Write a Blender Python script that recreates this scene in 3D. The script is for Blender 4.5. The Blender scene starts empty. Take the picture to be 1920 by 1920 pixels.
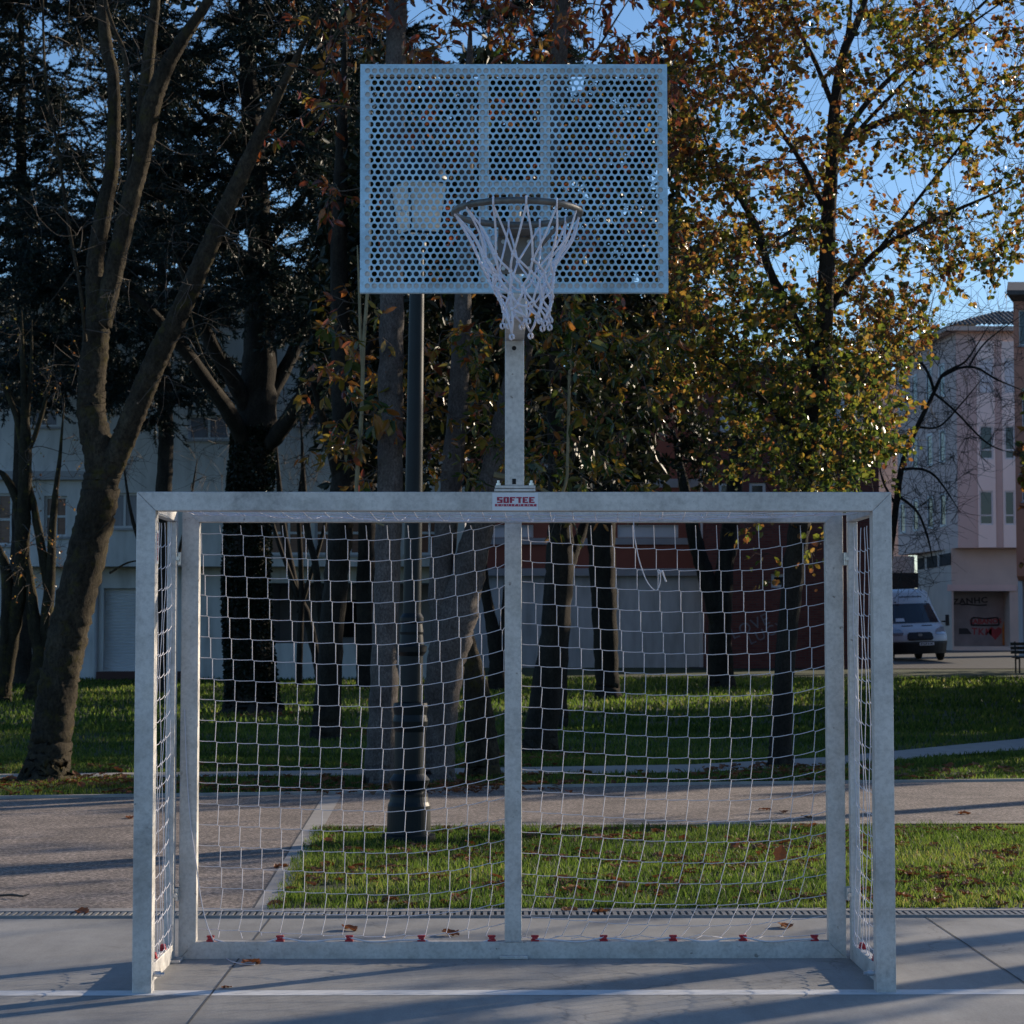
import bpy, bmesh, math, random
import numpy as np
from mathutils import Vector, Matrix, Euler

# ------------------------------------------------------------------ camera, sky, sun, exposure
SC = bpy.context.scene
COL = SC.collection
CAMP = np.array([-0.0808, -8.9645, 1.4974]); YAW = 0.0078; PIT = 0.0555; F = 4023.67
cam = bpy.data.cameras.new('camera'); camo = bpy.data.objects.new('camera', cam); COL.objects.link(camo)
camo.location = CAMP; camo.rotation_euler = (math.pi/2+PIT, 0, -YAW)
cam.sensor_width = 36; cam.lens = F/1920*36; cam.clip_start = .1; cam.clip_end = 3000
cam.dof.use_dof = True; cam.dof.focus_distance = 9.2; cam.dof.aperture_fstop = 13
SC.camera = camo

SUN_EL = math.radians(16.5); SUN_AZ = math.radians(53.5)     # azimuth from +Y towards +X
S = Vector((math.sin(SUN_AZ)*math.cos(SUN_EL), math.cos(SUN_AZ)*math.cos(SUN_EL), math.sin(SUN_EL)))
w = bpy.data.worlds.new("World"); SC.world = w; w.use_nodes = True
nt = w.node_tree
sky = nt.nodes.new('ShaderNodeTexSky'); sky.sky_type = 'NISHITA'; sky.sun_disc = False
sky.sun_elevation = SUN_EL; sky.sun_rotation = SUN_AZ; sky.altitude = 100
sky.air_density = 1.0; sky.dust_density = 0.5; sky.ozone_density = 5.0
nt.links.new(sky.outputs[0], nt.nodes['Background'].inputs[0]); nt.nodes['Background'].inputs[1].default_value = .125
sl = bpy.data.lights.new('sun', 'SUN'); so = bpy.data.objects.new('sun', sl); COL.objects.link(so)
sl.energy = 5.0; sl.angle = math.radians(.53); sl.color = (1, .84, .64)
so.rotation_euler = S.to_track_quat('Z', 'Y').to_euler(); so.location = (30, 25, 30)
SC.view_settings.view_transform = 'Standard'; SC.view_settings.look = 'None'
SC.view_settings.exposure = 0.32; SC.view_settings.gamma = 1
SC.cycles.max_bounces = 6; SC.cycles.diffuse_bounces = 3; SC.cycles.glossy_bounces = 3
SC.cycles.transmission_bounces = 4; SC.cycles.use_denoising = True
SC.cycles.caustics_reflective = False; SC.cycles.caustics_refractive = False
SC.cycles.sample_clamp_indirect = 4

# ------------------------------------------------------------------ helpers
def gz(y):
    return .0085*max(0., y-18)
def ray(px, py):
    u = (px-960)/F; v = -(py-960)/F
    y1 = math.cos(PIT)-v*math.sin(PIT); z = math.sin(PIT)+v*math.cos(PIT)
    return np.array([u*math.cos(YAW)+y1*math.sin(YAW), -u*math.sin(YAW)+y1*math.cos(YAW), z])
def G(px, py, dz=0.):
    "ground point seen at a pixel of the photograph"
    r = ray(px, py); z = 0
    for _ in range(12):
        t = (z+dz-CAMP[2])/r[2]; p = CAMP+r*t; z = gz(p[1])
    return p
def P(px, py, y):
    "point seen at a pixel in the upright plane at world y"
    r = ray(px, py); return CAMP+r*((y-CAMP[1])/r[1])
def wpx(w, y):
    return w/F*(y-CAMP[1])

class MB:
    "collects shapes, then links them as one mesh object"
    def __init__(s): s.v = []; s.f = []; s.n = 0; s.t = []; s.mi = []
    def add(s, v, f, tint=None, mi=0):
        v = np.asarray(v, float).reshape(-1, 3)
        s.v.append(v)
        fa = np.asarray(f)+s.n if isinstance(f, np.ndarray) else [[i+s.n for i in q] for q in f]
        s.f.append(fa); k = len(fa)
        s.t.append(np.zeros(k) if tint is None else np.broadcast_to(np.asarray(tint, float), (k,)))
        s.mi.append(np.full(k, mi, int)); s.n += len(v)
    def box(s, a, b, mi=0):
        x0, y0, z0 = a; x1, y1, z1 = b
        v = [(x0,y0,z0),(x1,y0,z0),(x1,y1,z0),(x0,y1,z0),(x0,y0,z1),(x1,y0,z1),(x1,y1,z1),(x0,y1,z1)]
        s.add(v, [(0,3,2,1),(4,5,6,7),(0,1,5,4),(1,2,6,5),(2,3,7,6),(3,0,4,7)], mi=mi)
    def bbox(s, a, b, r=.004, mi=0):
        bm = bmesh.new(); bmesh.ops.create_cube(bm, size=1)
        a = np.array(a, float); b = np.array(b, float); c = (a+b)/2; d = b-a
        for v in bm.verts: v.co = Vector([c[i]+v.co[i]*d[i] for i in range(3)])
        bmesh.ops.bevel(bm, geom=list(bm.edges), offset=r, segments=2, affect='EDGES', profile=.5)
        s.bm(bm, mi)
    def bm(s, bm, mi=0):
        bm.verts.ensure_lookup_table(); bm.verts.index_update()
        s.add([tuple(v.co) for v in bm.verts], [[v.index for v in f.verts] for f in bm.faces], mi=mi); bm.free()
    def prism(s, poly, y0, y1, r=.003):
        "polygon in x,z pushed from y0 to y1 with softened edges"
        bm = bmesh.new()
        vs = [bm.verts.new((x, y0, z)) for x, z in poly]; f = bm.faces.new(vs)
        e = bmesh.ops.extrude_face_region(bm, geom=[f])
        bmesh.ops.translate(bm, verts=[q for q in e['geom'] if isinstance(q, bmesh.types.BMVert)], vec=(0, y1-y0, 0))
        bmesh.ops.recalc_face_normals(bm, faces=list(bm.faces))
        if r: bmesh.ops.bevel(bm, geom=list(bm.edges), offset=r, segments=2, affect='EDGES', profile=.5)
        s.bm(bm)
    def tube(s, pts, rad, sides=6, cap=True, rough=0, rng=None):
        p = np.asarray(pts, float); n = len(p); r = np.broadcast_to(np.asarray(rad, float), (n,))
        t = np.empty_like(p); t[1:-1] = p[2:]-p[:-2] if n > 2 else 0; t[0] = p[1]-p[0]; t[-1] = p[-1]-p[-2]
        t /= np.linalg.norm(t, axis=1)[:, None]+1e-12
        up = np.array([0, 0, 1.]) if abs(t[0][2]) < .9 else np.array([1., 0, 0])
        if abs(t[:, 2]).max() > .95 and abs(t[0][2]) < .9: up = np.array([.31, .93, .2])
        a = np.cross(t, up); a /= np.linalg.norm(a, axis=1)[:, None]+1e-12
        b = np.cross(t, a)
        th = np.arange(sides)*2*math.pi/sides
        rr = r[:, None]*np.ones(sides)
        if rough: rr = rr*(1+rough*(rng.standard_normal((n, sides))*.5+rng.standard_normal(sides)*.5))
        v = p[:, None]+a[:, None]*(np.cos(th)[None, :]*rr)[..., None]+b[:, None]*(np.sin(th)[None, :]*rr)[..., None]
        i = np.arange(n-1)[:, None]*sides; j = np.arange(sides)[None, :]; k = (j+1) % sides
        f = np.stack([i+j, i+k, i+sides+k, i+sides+j], -1).reshape(-1, 4)
        s.add(v.reshape(-1, 3), f)
        if cap and sides > 3:
            o = s.n-n*sides
            s.f.append([[o+q for q in range(sides)][::-1], [o+(n-1)*sides+q for q in range(sides)]])
            s.t.append(np.zeros(2)); s.mi.append(np.zeros(2, int))
    def lathe(s, prof, c=(0,0,0), seg=24, tilt=None):
        n = len(prof); th = np.arange(seg)*2*math.pi/seg
        v = np.array([[(r*math.cos(a), r*math.sin(a), z) for a in th] for r, z in prof]).reshape(-1, 3)
        if tilt is not None: v = v@np.array(tilt).T
        v = v+np.array(c)
        f = [(i*seg+j, i*seg+(j+1) % seg, (i+1)*seg+(j+1) % seg, (i+1)*seg+j) for i in range(n-1) for j in range(seg)]
        f.append([j for j in range(seg)][::-1]); f.append([(n-1)*seg+j for j in range(seg)])
        s.add(v, f)
    def build(s, name, mat, parent=None, smooth=False, loc=None):
        v = np.concatenate(s.v) if s.v else np.zeros((0, 3))
        off = np.zeros(3)
        if loc is not None: off = np.array(loc, float)
        elif parent is not None:
            q = parent
            while q: off = off+np.array(q.location); q = q.parent
        v = v-off
        loops = []; tot = []
        for fa in s.f:
            if isinstance(fa, np.ndarray): loops.append(fa.reshape(-1)); tot.append(np.full(len(fa), fa.shape[1]))
            else:
                loops.append(np.array([i for q in fa for i in q])); tot.append(np.array([len(q) for q in fa]))
        loops = np.concatenate(loops).astype(np.int32); tot = np.concatenate(tot).astype(np.int32)
        me = bpy.data.meshes.new(name)
        me.vertices.add(len(v)); me.vertices.foreach_set('co', v.astype(np.float32).ravel())
        me.loops.add(len(loops)); me.loops.foreach_set('vertex_index', loops)
        me.polygons.add(len(tot)); st = np.concatenate([[0], np.cumsum(tot)[:-1]]).astype(np.int32)
        me.polygons.foreach_set('loop_start', st)
        try: me.polygons.foreach_set('loop_total', tot)
        except Exception: pass
        ti = np.concatenate(s.t)
        if ti.any():
            at = me.attributes.new('tint', 'FLOAT', 'FACE'); at.data.foreach_set('value', ti.astype(np.float32))
        mats = mat if isinstance(mat, (list, tuple)) else [mat]
        for m in mats: me.materials.append(m)
        if len(mats) > 1: me.polygons.foreach_set('material_index', np.concatenate(s.mi).astype(np.int32))
        me.polygons.foreach_set('use_smooth', np.full(len(tot), bool(smooth)))
        me.update(calc_edges=True); me.validate()
        o = bpy.data.objects.new(name, me); COL.objects.link(o)
        if parent is not None: o.parent = parent
        if loc is not None: o.location = loc
        return o

def tag(o, label=None, cat=None, group=None, kind=None):
    if label: o['label'] = label
    if cat: o['category'] = cat
    if group: o['group'] = group
    if kind: o['kind'] = kind
    return o
def empty(name, loc, label, cat, group=None):
    o = bpy.data.objects.new(name, None); COL.objects.link(o); o.location = loc; o.empty_display_size = .2
    return tag(o, label, cat, group)
def text_mesh(txt, size, space=1., bold=0.):
    cu = bpy.data.curves.new('lettering', 'FONT'); cu.body = txt; cu.size = size; cu.align_x = 'CENTER'; cu.align_y = 'CENTER'
    cu.space_character = space; cu.offset = bold; cu.resolution_u = 3
    o = bpy.data.objects.new('lettering', cu); COL.objects.link(o)
    bpy.context.view_layer.update()
    me = bpy.data.meshes.new_from_object(o.evaluated_get(bpy.context.evaluated_depsgraph_get()))
    v = np.array([tuple(q.co) for q in me.vertices]); f = [list(p.vertices) for p in me.polygons]
    bpy.data.objects.remove(o); bpy.data.curves.remove(cu); bpy.data.meshes.remove(me)
    return v, f

# ------------------------------------------------------------------ materials
def new_mat(name):
    m = bpy.data.materials.new(name); m.use_nodes = True
    return m, m.node_tree, m.node_tree.nodes['Principled BSDF']
def noise_ramp(nt, scale, cols, detail=6, rough=.6, coord='Object', stretch=None, lo=.3, hi=.7, dist=0):
    tc = nt.nodes.new('ShaderNodeTexCoord'); n = nt.nodes.new('ShaderNodeTexNoise')
    n.inputs['Scale'].default_value = scale; n.inputs['Detail'].default_value = detail; n.inputs['Roughness'].default_value = rough
    n.inputs['Distortion'].default_value = dist
    if stretch:
        mp = nt.nodes.new('ShaderNodeMapping'); mp.inputs['Scale'].default_value = stretch
        nt.links.new(tc.outputs[coord], mp.inputs[0]); nt.links.new(mp.outputs[0], n.inputs['Vector'])
    else: nt.links.new(tc.outputs[coord], n.inputs['Vector'])
    r = nt.nodes.new('ShaderNodeValToRGB'); e = r.color_ramp.elements
    e[0].position = lo; e[1].position = hi; e[0].color = (*cols[0], 1); e[1].color = (*cols[-1], 1)
    for i, c in enumerate(cols[1:-1]):
        q = e.new(lo+(hi-lo)*(i+1)/(len(cols)-1)); q.color = (*c, 1)
    nt.links.new(n.outputs[0], r.inputs[0])
    return n, r
def bump(nt, bs, src, strength, dist=.01, out=0):
    b = nt.nodes.new('ShaderNodeBump'); b.inputs['Strength'].default_value = strength; b.inputs['Distance'].default_value = dist
    nt.links.new(src.outputs[out], b.inputs['Height']); nt.links.new(b.outputs[0], bs.inputs['Normal'])
def mix(nt, a, b, fac=None, mode='MIX', f=.5):
    m = nt.nodes.new('ShaderNodeMix'); m.data_type = 'RGBA'; m.blend_type = mode; m.inputs[0].default_value = f
    nt.links.new(a, m.inputs[6]); nt.links.new(b, m.inputs[7])
    if fac is not None: nt.links.new(fac, m.inputs[0])
    return m.outputs[2]
def simple(name, cols, rough=.7, metal=0, scale=4, bmp=0, bscale=None, spec=.5, stretch=None, lo=.3, hi=.7, bdist=.01):
    m, nt, bs = new_mat(name)
    bs.inputs['Roughness'].default_value = rough; bs.inputs['Metallic'].default_value = metal
    bs.inputs['Specular IOR Level'].default_value = spec
    if len(cols) == 1: bs.inputs['Base Color'].default_value = (*cols[0], 1)
    else:
        n, r = noise_ramp(nt, scale, cols, stretch=stretch, lo=lo, hi=hi); nt.links.new(r.outputs[0], bs.inputs['Base Color'])
    if bmp:
        n2, _ = noise_ramp(nt, bscale or scale*6, [(0,0,0),(1,1,1)], stretch=stretch); bump(nt, bs, n2, bmp, bdist)
    return m
def leaf_mat(name, cols, rough=.4, trans=.45, spec=.5, tboost=1.3):
    m, nt, bs = new_mat(name)
    at = nt.nodes.new('ShaderNodeAttribute'); at.attribute_name = 'tint'
    r = nt.nodes.new('ShaderNodeValToRGB'); e = r.color_ramp.elements; n = len(cols)
    e[0].color = (*cols[0], 1); e[1].color = (*cols[-1], 1)
    for i, c in enumerate(cols[1:-1]):
        q = e.new((i+1)/(n-1)); q.color = (*c, 1)
    nt.links.new(at.outputs['Fac'], r.inputs[0])
    nt.links.new(r.outputs[0], bs.inputs['Base Color']); bs.inputs['Roughness'].default_value = rough
    bs.inputs['Specular IOR Level'].default_value = spec
    if trans:
        tr = nt.nodes.new('ShaderNodeBsdfTranslucent')
        g = nt.nodes.new('ShaderNodeVectorMath'); g.operation = 'SCALE'; g.inputs['Scale'].default_value = tboost
        nt.links.new(r.outputs[0], g.inputs[0]); nt.links.new(g.outputs[0], tr.inputs[0])
        mx = nt.nodes.new('ShaderNodeMixShader'); mx.inputs[0].default_value = trans
        nt.links.new(bs.outputs[0], mx.inputs[1]); nt.links.new(tr.outputs[0], mx.inputs[2])
        nt.links.new(mx.outputs[0], nt.nodes['Material Output'].inputs[0])
    return m

def galvanised(name, k=1., metal=.35, tc=(1, .965, .92)):
    m, nt, bs = new_mat(name)
    n, r = noise_ramp(nt, 7, [(.60*k,)*3, (.74*k,)*3, (.84*k,)*3], detail=9, rough=.65, lo=.34, hi=.66)
    n2, r2 = noise_ramp(nt, 55, [(.70,.70,.70), (1,1,1)], detail=4, rough=.7, lo=.32, hi=.58)
    n4, r4 = noise_ramp(nt, 2.3, [(.42,.42,.42), (.8,.8,.8), (1,1,1)], detail=10, rough=.72, lo=.30, hi=.46, dist=.4)
    n6, r6 = noise_ramp(nt, 30, [(.35,.31,.28), (1,1,1)], detail=2, lo=.24, hi=.30)
    c = mix(nt, r.outputs[0], r2.outputs[0], mode='MULTIPLY', f=.7)
    c = mix(nt, c, r4.outputs[0], mode='MULTIPLY', f=.8); c = mix(nt, c, r6.outputs[0], mode='MULTIPLY', f=.8)
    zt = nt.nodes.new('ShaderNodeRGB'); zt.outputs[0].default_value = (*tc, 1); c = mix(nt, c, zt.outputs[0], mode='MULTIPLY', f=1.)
    nt.links.new(c, bs.inputs['Base Color'])
    bs.inputs['Metallic'].default_value = metal
    n3, r3 = noise_ramp(nt, 14, [(.40,.40,.40), (.65,.65,.65)]); nt.links.new(r3.outputs[0], bs.inputs['Roughness'])
    bump(nt, bs, n2, .15, .002)
    return m
M = {}
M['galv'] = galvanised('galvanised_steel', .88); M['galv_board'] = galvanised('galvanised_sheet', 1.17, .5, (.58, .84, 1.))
M['rim'] = simple('weathered_rim_steel', [(.10,.095,.085), (.22,.21,.19)], .5, .6, scale=25)
M['bracket'] = simple('dull_bracket_steel', [(.16,.15,.14), (.25,.24,.22)], .6, .3, scale=12)
M['bolt'] = simple('zinc_bolt', [(.6,.6,.6)], .3, .9)
M['cord'] = simple('white_cord', [(.74,.72,.76)], .85)
M['basket_cord'] = simple('white_basket_cord', [(.80,.78,.87), (.90,.88,.94)], .7, scale=60)
M['red'] = simple('red_plastic', [(.45,.03,.04)], .4)
M['sticker'] = simple('white_sticker', [(.78,.80,.84)], .35)
M['sticker_red'] = simple('sticker_red', [(.42,.03,.08)], .4)
M['white_text'] = simple('sticker_white_ink', [(.8,.8,.82)], .4)

def concrete():
    m, nt, bs = new_mat('court_concrete')
    n, r = noise_ramp(nt, .9, [(.25,.245,.24), (.33,.325,.315), (.39,.38,.365)], detail=12, rough=.66, lo=.33, hi=.67)
    n2, r2 = noise_ramp(nt, 150, [(.70,.70,.70), (1,1,1)], detail=2, lo=.3, hi=.6)
    n3, r3 = noise_ramp(nt, 5, [(.78,.78,.78), (1,1,1)], detail=9, rough=.72, stretch=(1,.22,1), lo=.35, hi=.6)
    n4, r4 = noise_ramp(nt, 2.1, [(.62,.61,.60), (1,1,1)], detail=8, rough=.7, lo=.30, hi=.40, dist=.6)
    c = mix(nt, r.outputs[0], r2.outputs[0], mode='MULTIPLY', f=.65); c = mix(nt, c, r3.outputs[0], mode='MULTIPLY', f=.85); c = mix(nt, c, r4.outputs[0], mode='MULTIPLY', f=.7)
    tc = nt.nodes.new('ShaderNodeTexCoord'); v = nt.nodes.new('ShaderNodeTexVoronoi'); v.feature = 'DISTANCE_TO_EDGE'; v.inputs['Scale'].default_value = .42
    nd = nt.nodes.new('ShaderNodeTexNoise'); nd.inputs['Scale'].default_value = 2.2; nd.inputs['Detail'].default_value = 8; va = nt.nodes.new('ShaderNodeVectorMath'); va.operation = 'ADD'
    sc = nt.nodes.new('ShaderNodeVectorMath'); sc.operation = 'SCALE'; sc.inputs['Scale'].default_value = .8
    nt.links.new(tc.outputs['Object'], nd.inputs['Vector']); nt.links.new(nd.outputs['Color'], sc.inputs[0]); nt.links.new(sc.outputs[0], va.inputs[0]); nt.links.new(tc.outputs['Object'], va.inputs[1]); nt.links.new(va.outputs[0], v.inputs['Vector'])
    rr = nt.nodes.new('ShaderNodeValToRGB'); rr.color_ramp.elements[0].color = (.45,.44,.43,1); rr.color_ramp.elements[1].color = (1,1,1,1); rr.color_ramp.elements[0].position = .0; rr.color_ramp.elements[1].position = .0035
    nt.links.new(v.outputs[0], rr.inputs[0]); c = mix(nt, c, rr.outputs[0], mode='MULTIPLY', f=.55)
    nt.links.new(c, bs.inputs['Base Color']); bs.inputs['Roughness'].default_value = .72
    bump(nt, bs, n2, .15, .003); return m
M['concrete'] = concrete()
def aggregate():
    m, nt, bs = new_mat('exposed_aggregate_path')
    n, r = noise_ramp(nt, 38, [(.046,.041,.039), (.23,.19,.168), (.60,.50,.435)], detail=5, rough=.85, lo=.36, hi=.64)
    n3, r3 = noise_ramp(nt, 1.5, [(.52,.52,.53), (1,1,1)], detail=9, rough=.68, lo=.32, hi=.58, dist=.5)
    nt.links.new(mix(nt, r.outputs[0], r3.outputs[0], mode='MULTIPLY', f=.9), bs.inputs['Base Color']); bs.inputs['Roughness'].default_value = .9
    bump(nt, bs, n, .5, .012); return m
M['aggregate'] = aggregate()
M['kerb'] = simple('smooth_border_concrete', [(.30,.28,.265), (.39,.37,.35)], .85, scale=5, bmp=.15, bscale=60)
M['line'] = simple('court_line_paint', [(.34,.345,.35), (.60,.61,.62), (.68,.69,.70)], .65, scale=11, lo=.25, hi=.55)
M['joint'] = simple('joint_filler', [(.05,.05,.055), (.10,.10,.10)], .9, scale=20)
M['drain'] = simple('drain_steel', [(.22,.225,.23), (.30,.305,.31)], .55, .3, scale=20)
M['dark'] = simple('dark_gap', [(.015,.015,.016)], .9); M['slot'] = simple('drain_slot', [(.05,.05,.05), (.09,.085,.08)], .9, scale=12)
M['soil'] = simple('turf_soil', [(.020,.026,.009), (.038,.052,.014), (.055,.075,.022)], .95, scale=3.2, bmp=.6, bscale=40)
M['asphalt'] = simple('asphalt', [(.04,.042,.045), (.06,.06,.062)], .85, scale=3, bmp=.2, bscale=80)
M['grass'] = leaf_mat('grass_blades', [(.022,.042,.008), (.042,.074,.012), (.075,.115,.018), (.12,.14,.03), (.17,.135,.05)], .5, .55, .25, 2.4)
M['litter'] = leaf_mat('dead_leaf', [(.10,.045,.022), (.19,.07,.03), (.26,.09,.035), (.16,.10,.06), (.34,.22,.13)], .6, .2, .3)
def bark(name, cols, scale=6, lich=None, b=.6, fine=42, fl=(.30,.62), dark=.35, bright=1.35):
    m, nt, bs = new_mat(name)
    n, r = noise_ramp(nt, scale, cols, detail=10, rough=.7, stretch=(1,1,.35))
    c = r.outputs[0]
    n2, r2 = noise_ramp(nt, fine, [(dark,)*3, (.85,)*3, (bright,)*3], detail=5, rough=.8, stretch=(1,1,.6), lo=fl[0], hi=fl[1])
    c = mix(nt, c, r2.outputs[0], mode='MULTIPLY', f=.9)
    if lich:
        n3, r3 = noise_ramp(nt, 5., [(0,0,0), (1,1,1)], detail=9, rough=.75, lo=.53, hi=.66)
        cc = nt.nodes.new('ShaderNodeRGB'); cc.outputs[0].default_value = (*lich, 1)
        c = mix(nt, c, cc.outputs[0], fac=r3.outputs[0])
    n5, r5 = noise_ramp(nt, 1.7, [(.55,)*3, (1.15,)*3], detail=4, lo=.35, hi=.65); c = mix(nt, c, r5.outputs[0], mode='MULTIPLY', f=.8)
    nt.links.new(c, bs.inputs['Base Color']); bs.inputs['Roughness'].default_value = .9; bs.inputs['Specular IOR Level'].default_value = .2
    bump(nt, bs, n2, b, .03); return m
M['bark_grey'] = bark('grey_speckled_bark', [(.085,.072,.066), (.13,.113,.105), (.175,.155,.145)], 9, (.12,.115,.105), fine=60, dark=.3, bright=1.6)
M['bark_moss'] = bark('mossy_brown_bark', [(.030,.025,.018), (.055,.045,.032), (.09,.076,.052)], 7, (.085,.072,.02), b=1., fine=34, dark=.25, bright=1.5)
M['bark_dark'] = bark('dark_bark', [(.018,.016,.014), (.035,.03,.025), (.055,.047,.036)], 7)
M['bark_darkmoss'] = bark('dark_mossy_bark', [(.022,.018,.013), (.04,.034,.022), (.06,.05,.03)], 7, (.09,.075,.02))
M['twig'] = simple('twig_bark', [(.06,.05,.042), (.12,.10,.085)], .8, scale=8)
M['twig_dark'] = simple('dark_twig_bark', [(.02,.018,.016), (.04,.035,.03)], .8, scale=8)
M['shoot'] = simple('pale_shoot_bark', [(.20,.17,.10), (.30,.26,.15)], .8, scale=12)
M['needle'] = leaf_mat('conifer_needles', [(.010,.020,.018), (.018,.032,.028), (.03,.045,.034)], .5, .12, .3)
M['ever'] = leaf_mat('evergreen_leaves', [(.008,.014,.008), (.014,.022,.010), (.022,.030,.012), (.035,.030,.014)], .45, .2, .35)
M['chestnut'] = leaf_mat('autumn_long_leaves', [(.025,.05,.012), (.045,.08,.014), (.20,.15,.02), (.28,.12,.025), (.24,.065,.02), (.16,.038,.02), (.09,.03,.018)], .24, .42, .7, 1.5)
M['lime'] = leaf_mat('autumn_round_leaves', [(.03,.05,.012), (.06,.09,.015), (.14,.15,.02), (.26,.17,.03), (.25,.11,.03), (.14,.05,.022), (.08,.03,.015)], .3, .5, .6, 1.9)
M['ivy'] = leaf_mat('ivy_leaves', [(.008,.014,.007), (.014,.022,.010)], .4, .15, .4)
# ------------------------------------------------------------------ the ground
def sheet(name, poly, z, mat, kind='structure', sub=None):
    "flat polygon following gz(), laid z above it"
    b = MB()
    if sub is None:
        b.add([(x, y, gz(y)+z) for x, y in poly], [list(range(len(poly)))])
    return tag(b.build(name, mat), kind=kind)
def strips(name, left, right, z, mat, ylist):
    "sheet between x=left(y) and x=right(y)"
    b = MB(); v = []
    for y in ylist: v += [(left(y), y, gz(y)+z), (right(y), y, gz(y)+z)]
    b.add(v, [(2*i, 2*i+1, 2*i+3, 2*i+2) for i in range(len(ylist)-1)])
    return tag(b.build(name, mat), kind='structure')
ys = [-40, 0, 5, 10, 18, 24, 30, 40, 50, 60, 75, 90, 120, 200, 500, 1500]
strips('lawn_ground', lambda y: -1200, lambda y: 1200, 0, M['soil'], ys)
yk0 = G(960, 1722)[1]; yk1 = G(960, 1705)[1]                      # drain front, kerb back
yd1 = G(960, 1713.5)[1]
sheet('court_floor', [(-40, -40), (40, -40), (40, yk0), (-40, yk0)], .004, M['concrete'])
b = MB()
for x in (-8.05, -4.65, -1.25, 2.17, 5.57, 8.97): b.add([(x-.004, -12, .0062), (x+.004, -12, .0062), (x+.004, yk0, .0062), (x-.004, yk0, .0062)], [(0, 1, 2, 3)])
b.add([(-40, -3.9, .008), (40, -3.9, .008), (40, -3.892, .008), (-40, -3.892, .008)], [(0, 1, 2, 3)])
tag(b.build('court_floor_joints', M['joint']), kind='structure')
yl0, yl1 = G(960, 1868)[1], G(960, 1858.5)[1]
sheet('court_line_marking', [(-20, yl0), (20, yl0), (20, yl1), (-20, yl1)], .0052, M['line'])
# slot drain: dark channel with a row of steel bars, then a concrete kerb strip
b = MB(); b.add([(-40, yk0, .005), (40, yk0, .005), (40, yd1, .005), (-40, yd1, .005)], [(0, 1, 2, 3)])
dr = tag(b.build('drain_channel', M['slot']), kind='structure')
b = MB()
for i in range(-220, 240):
    x = i*.036; b.box((x, yk0+.008, .002), (x+.021, yd1-.006, .0145))
b.box((-8, yk0-.004, .002), (8.5, yk0+.01, .017)); b.box((-8, yd1-.007, .002), (8.5, yd1+.004, .017))
tag(b.build('drain_grate_bars', M['drain'], dr))
sheet('kerb_strip', [(-40, yd1+.002), (40, yd1+.002), (40, yk1), (-40, yk1)], .008, M['kerb'])
# aggregate path: wide at the left of the border strip, then running behind the grass
A0, A1, A2 = G(500, 1705), G(524, 1704), G(640, 1492)
pl = lambda px, py: tuple(G(px, py)[:2])
sl0, sl1 = pl(477, 1705), pl(607, 1492.5)     # left edge of the border strip
sr0, sr1 = pl(524, 1705), pl(602, 1560); sr2 = pl(641, 1491)
gback_l = pl(604, 1557); gback_r = pl(1920, 1546)
pback = [pl(0, 1499), pl(640, 1490), pl(960, 1479), pl(1300, 1473), pl(1920, 1466)]
dx = pback[0][0]-pback[1][0]; ext_l = (-30, pback[0][1]+(pback[0][1]-pback[1][1])/dx*(-30-pback[0][0]))
ext_r = (30, pback[-1][1]+.3); gr_far = (30, gback_r[1]+.3)
pathpoly = [(-30, yk1), sr0, gback_l, gback_r, gr_far, ext_r]+pback[::-1]+[ext_l]
sheet('gravel_path', pathpoly, .006, M['aggregate'])
sheet('path_border_strip', [sl0, sr0, gback_l, sr2, sl1], .0078, M['kerb'])
b = MB(); a0 = np.array(sl0); a1 = np.array(sl1); dd = np.array([.010, 0])
b.add([(*(a0-dd), .0074), (*a0, .0074), (*a1, .0074), (*(a1-dd), .0074)], [(0, 1, 2, 3)])
tag(b.build('path_border_joint', M['joint']), kind='structure')
# low concrete edging behind the path
b = MB(); pe = [ext_l]+pback+[ext_r]
for (x0, y0), (x1, y1) in zip(pe[:-1], pe[1:]):
    b.add([(x0, y0, .03), (x1, y1, .03), (x1, y1+.07, .03), (x0, y0+.07, .03), (x0, y0, -.02), (x1, y1, -.02)], [(0, 1, 2, 3), (4, 5, 1, 0)])
tag(b.build('path_edging', M['kerb']), kind='structure')
b = MB()
pe = [pl(620, 1552), gback_r, gr_far]
for (x0, y0), (x1, y1) in zip(pe[:-1], pe[1:]):
    b.add([(x0, y0-.01, .02), (x1, y1-.01, .02), (x1, y1+.06, .02), (x0, y0+.06, .02)], [(0, 1, 2, 3)])
tag(b.build('lawn_edging', M['kerb']), kind='structure')
# second, narrow footpath across the lawn
f0 = [pl(-300, 1470), pl(0, 1462), pl(500, 1457), pl(1000, 1453), pl(1300, 1450), pl(1560, 1437), pl(1920, 1407), pl(2200, 1380)]
f1 = [pl(-300, 1460), pl(0, 1453), pl(500, 1448), pl(1000, 1440), pl(1300, 1435), pl(1560, 1421), pl(1920, 1386), pl(2200, 1358)]
b = MB(); n = len(f0)
b.add([(x, y, gz(y)+.012) for x, y in f0+f1], [(i, i+1, n+i+1, n+i) for i in range(n-1)])
tag(b.build('footpath', M['kerb']), kind='structure')
strips('road', lambda y: 6 if y < 66 else -60, lambda y: 120, .02, M['asphalt'], [57, 60, 63, 66, 70, 75, 85, 100, 130])

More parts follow.
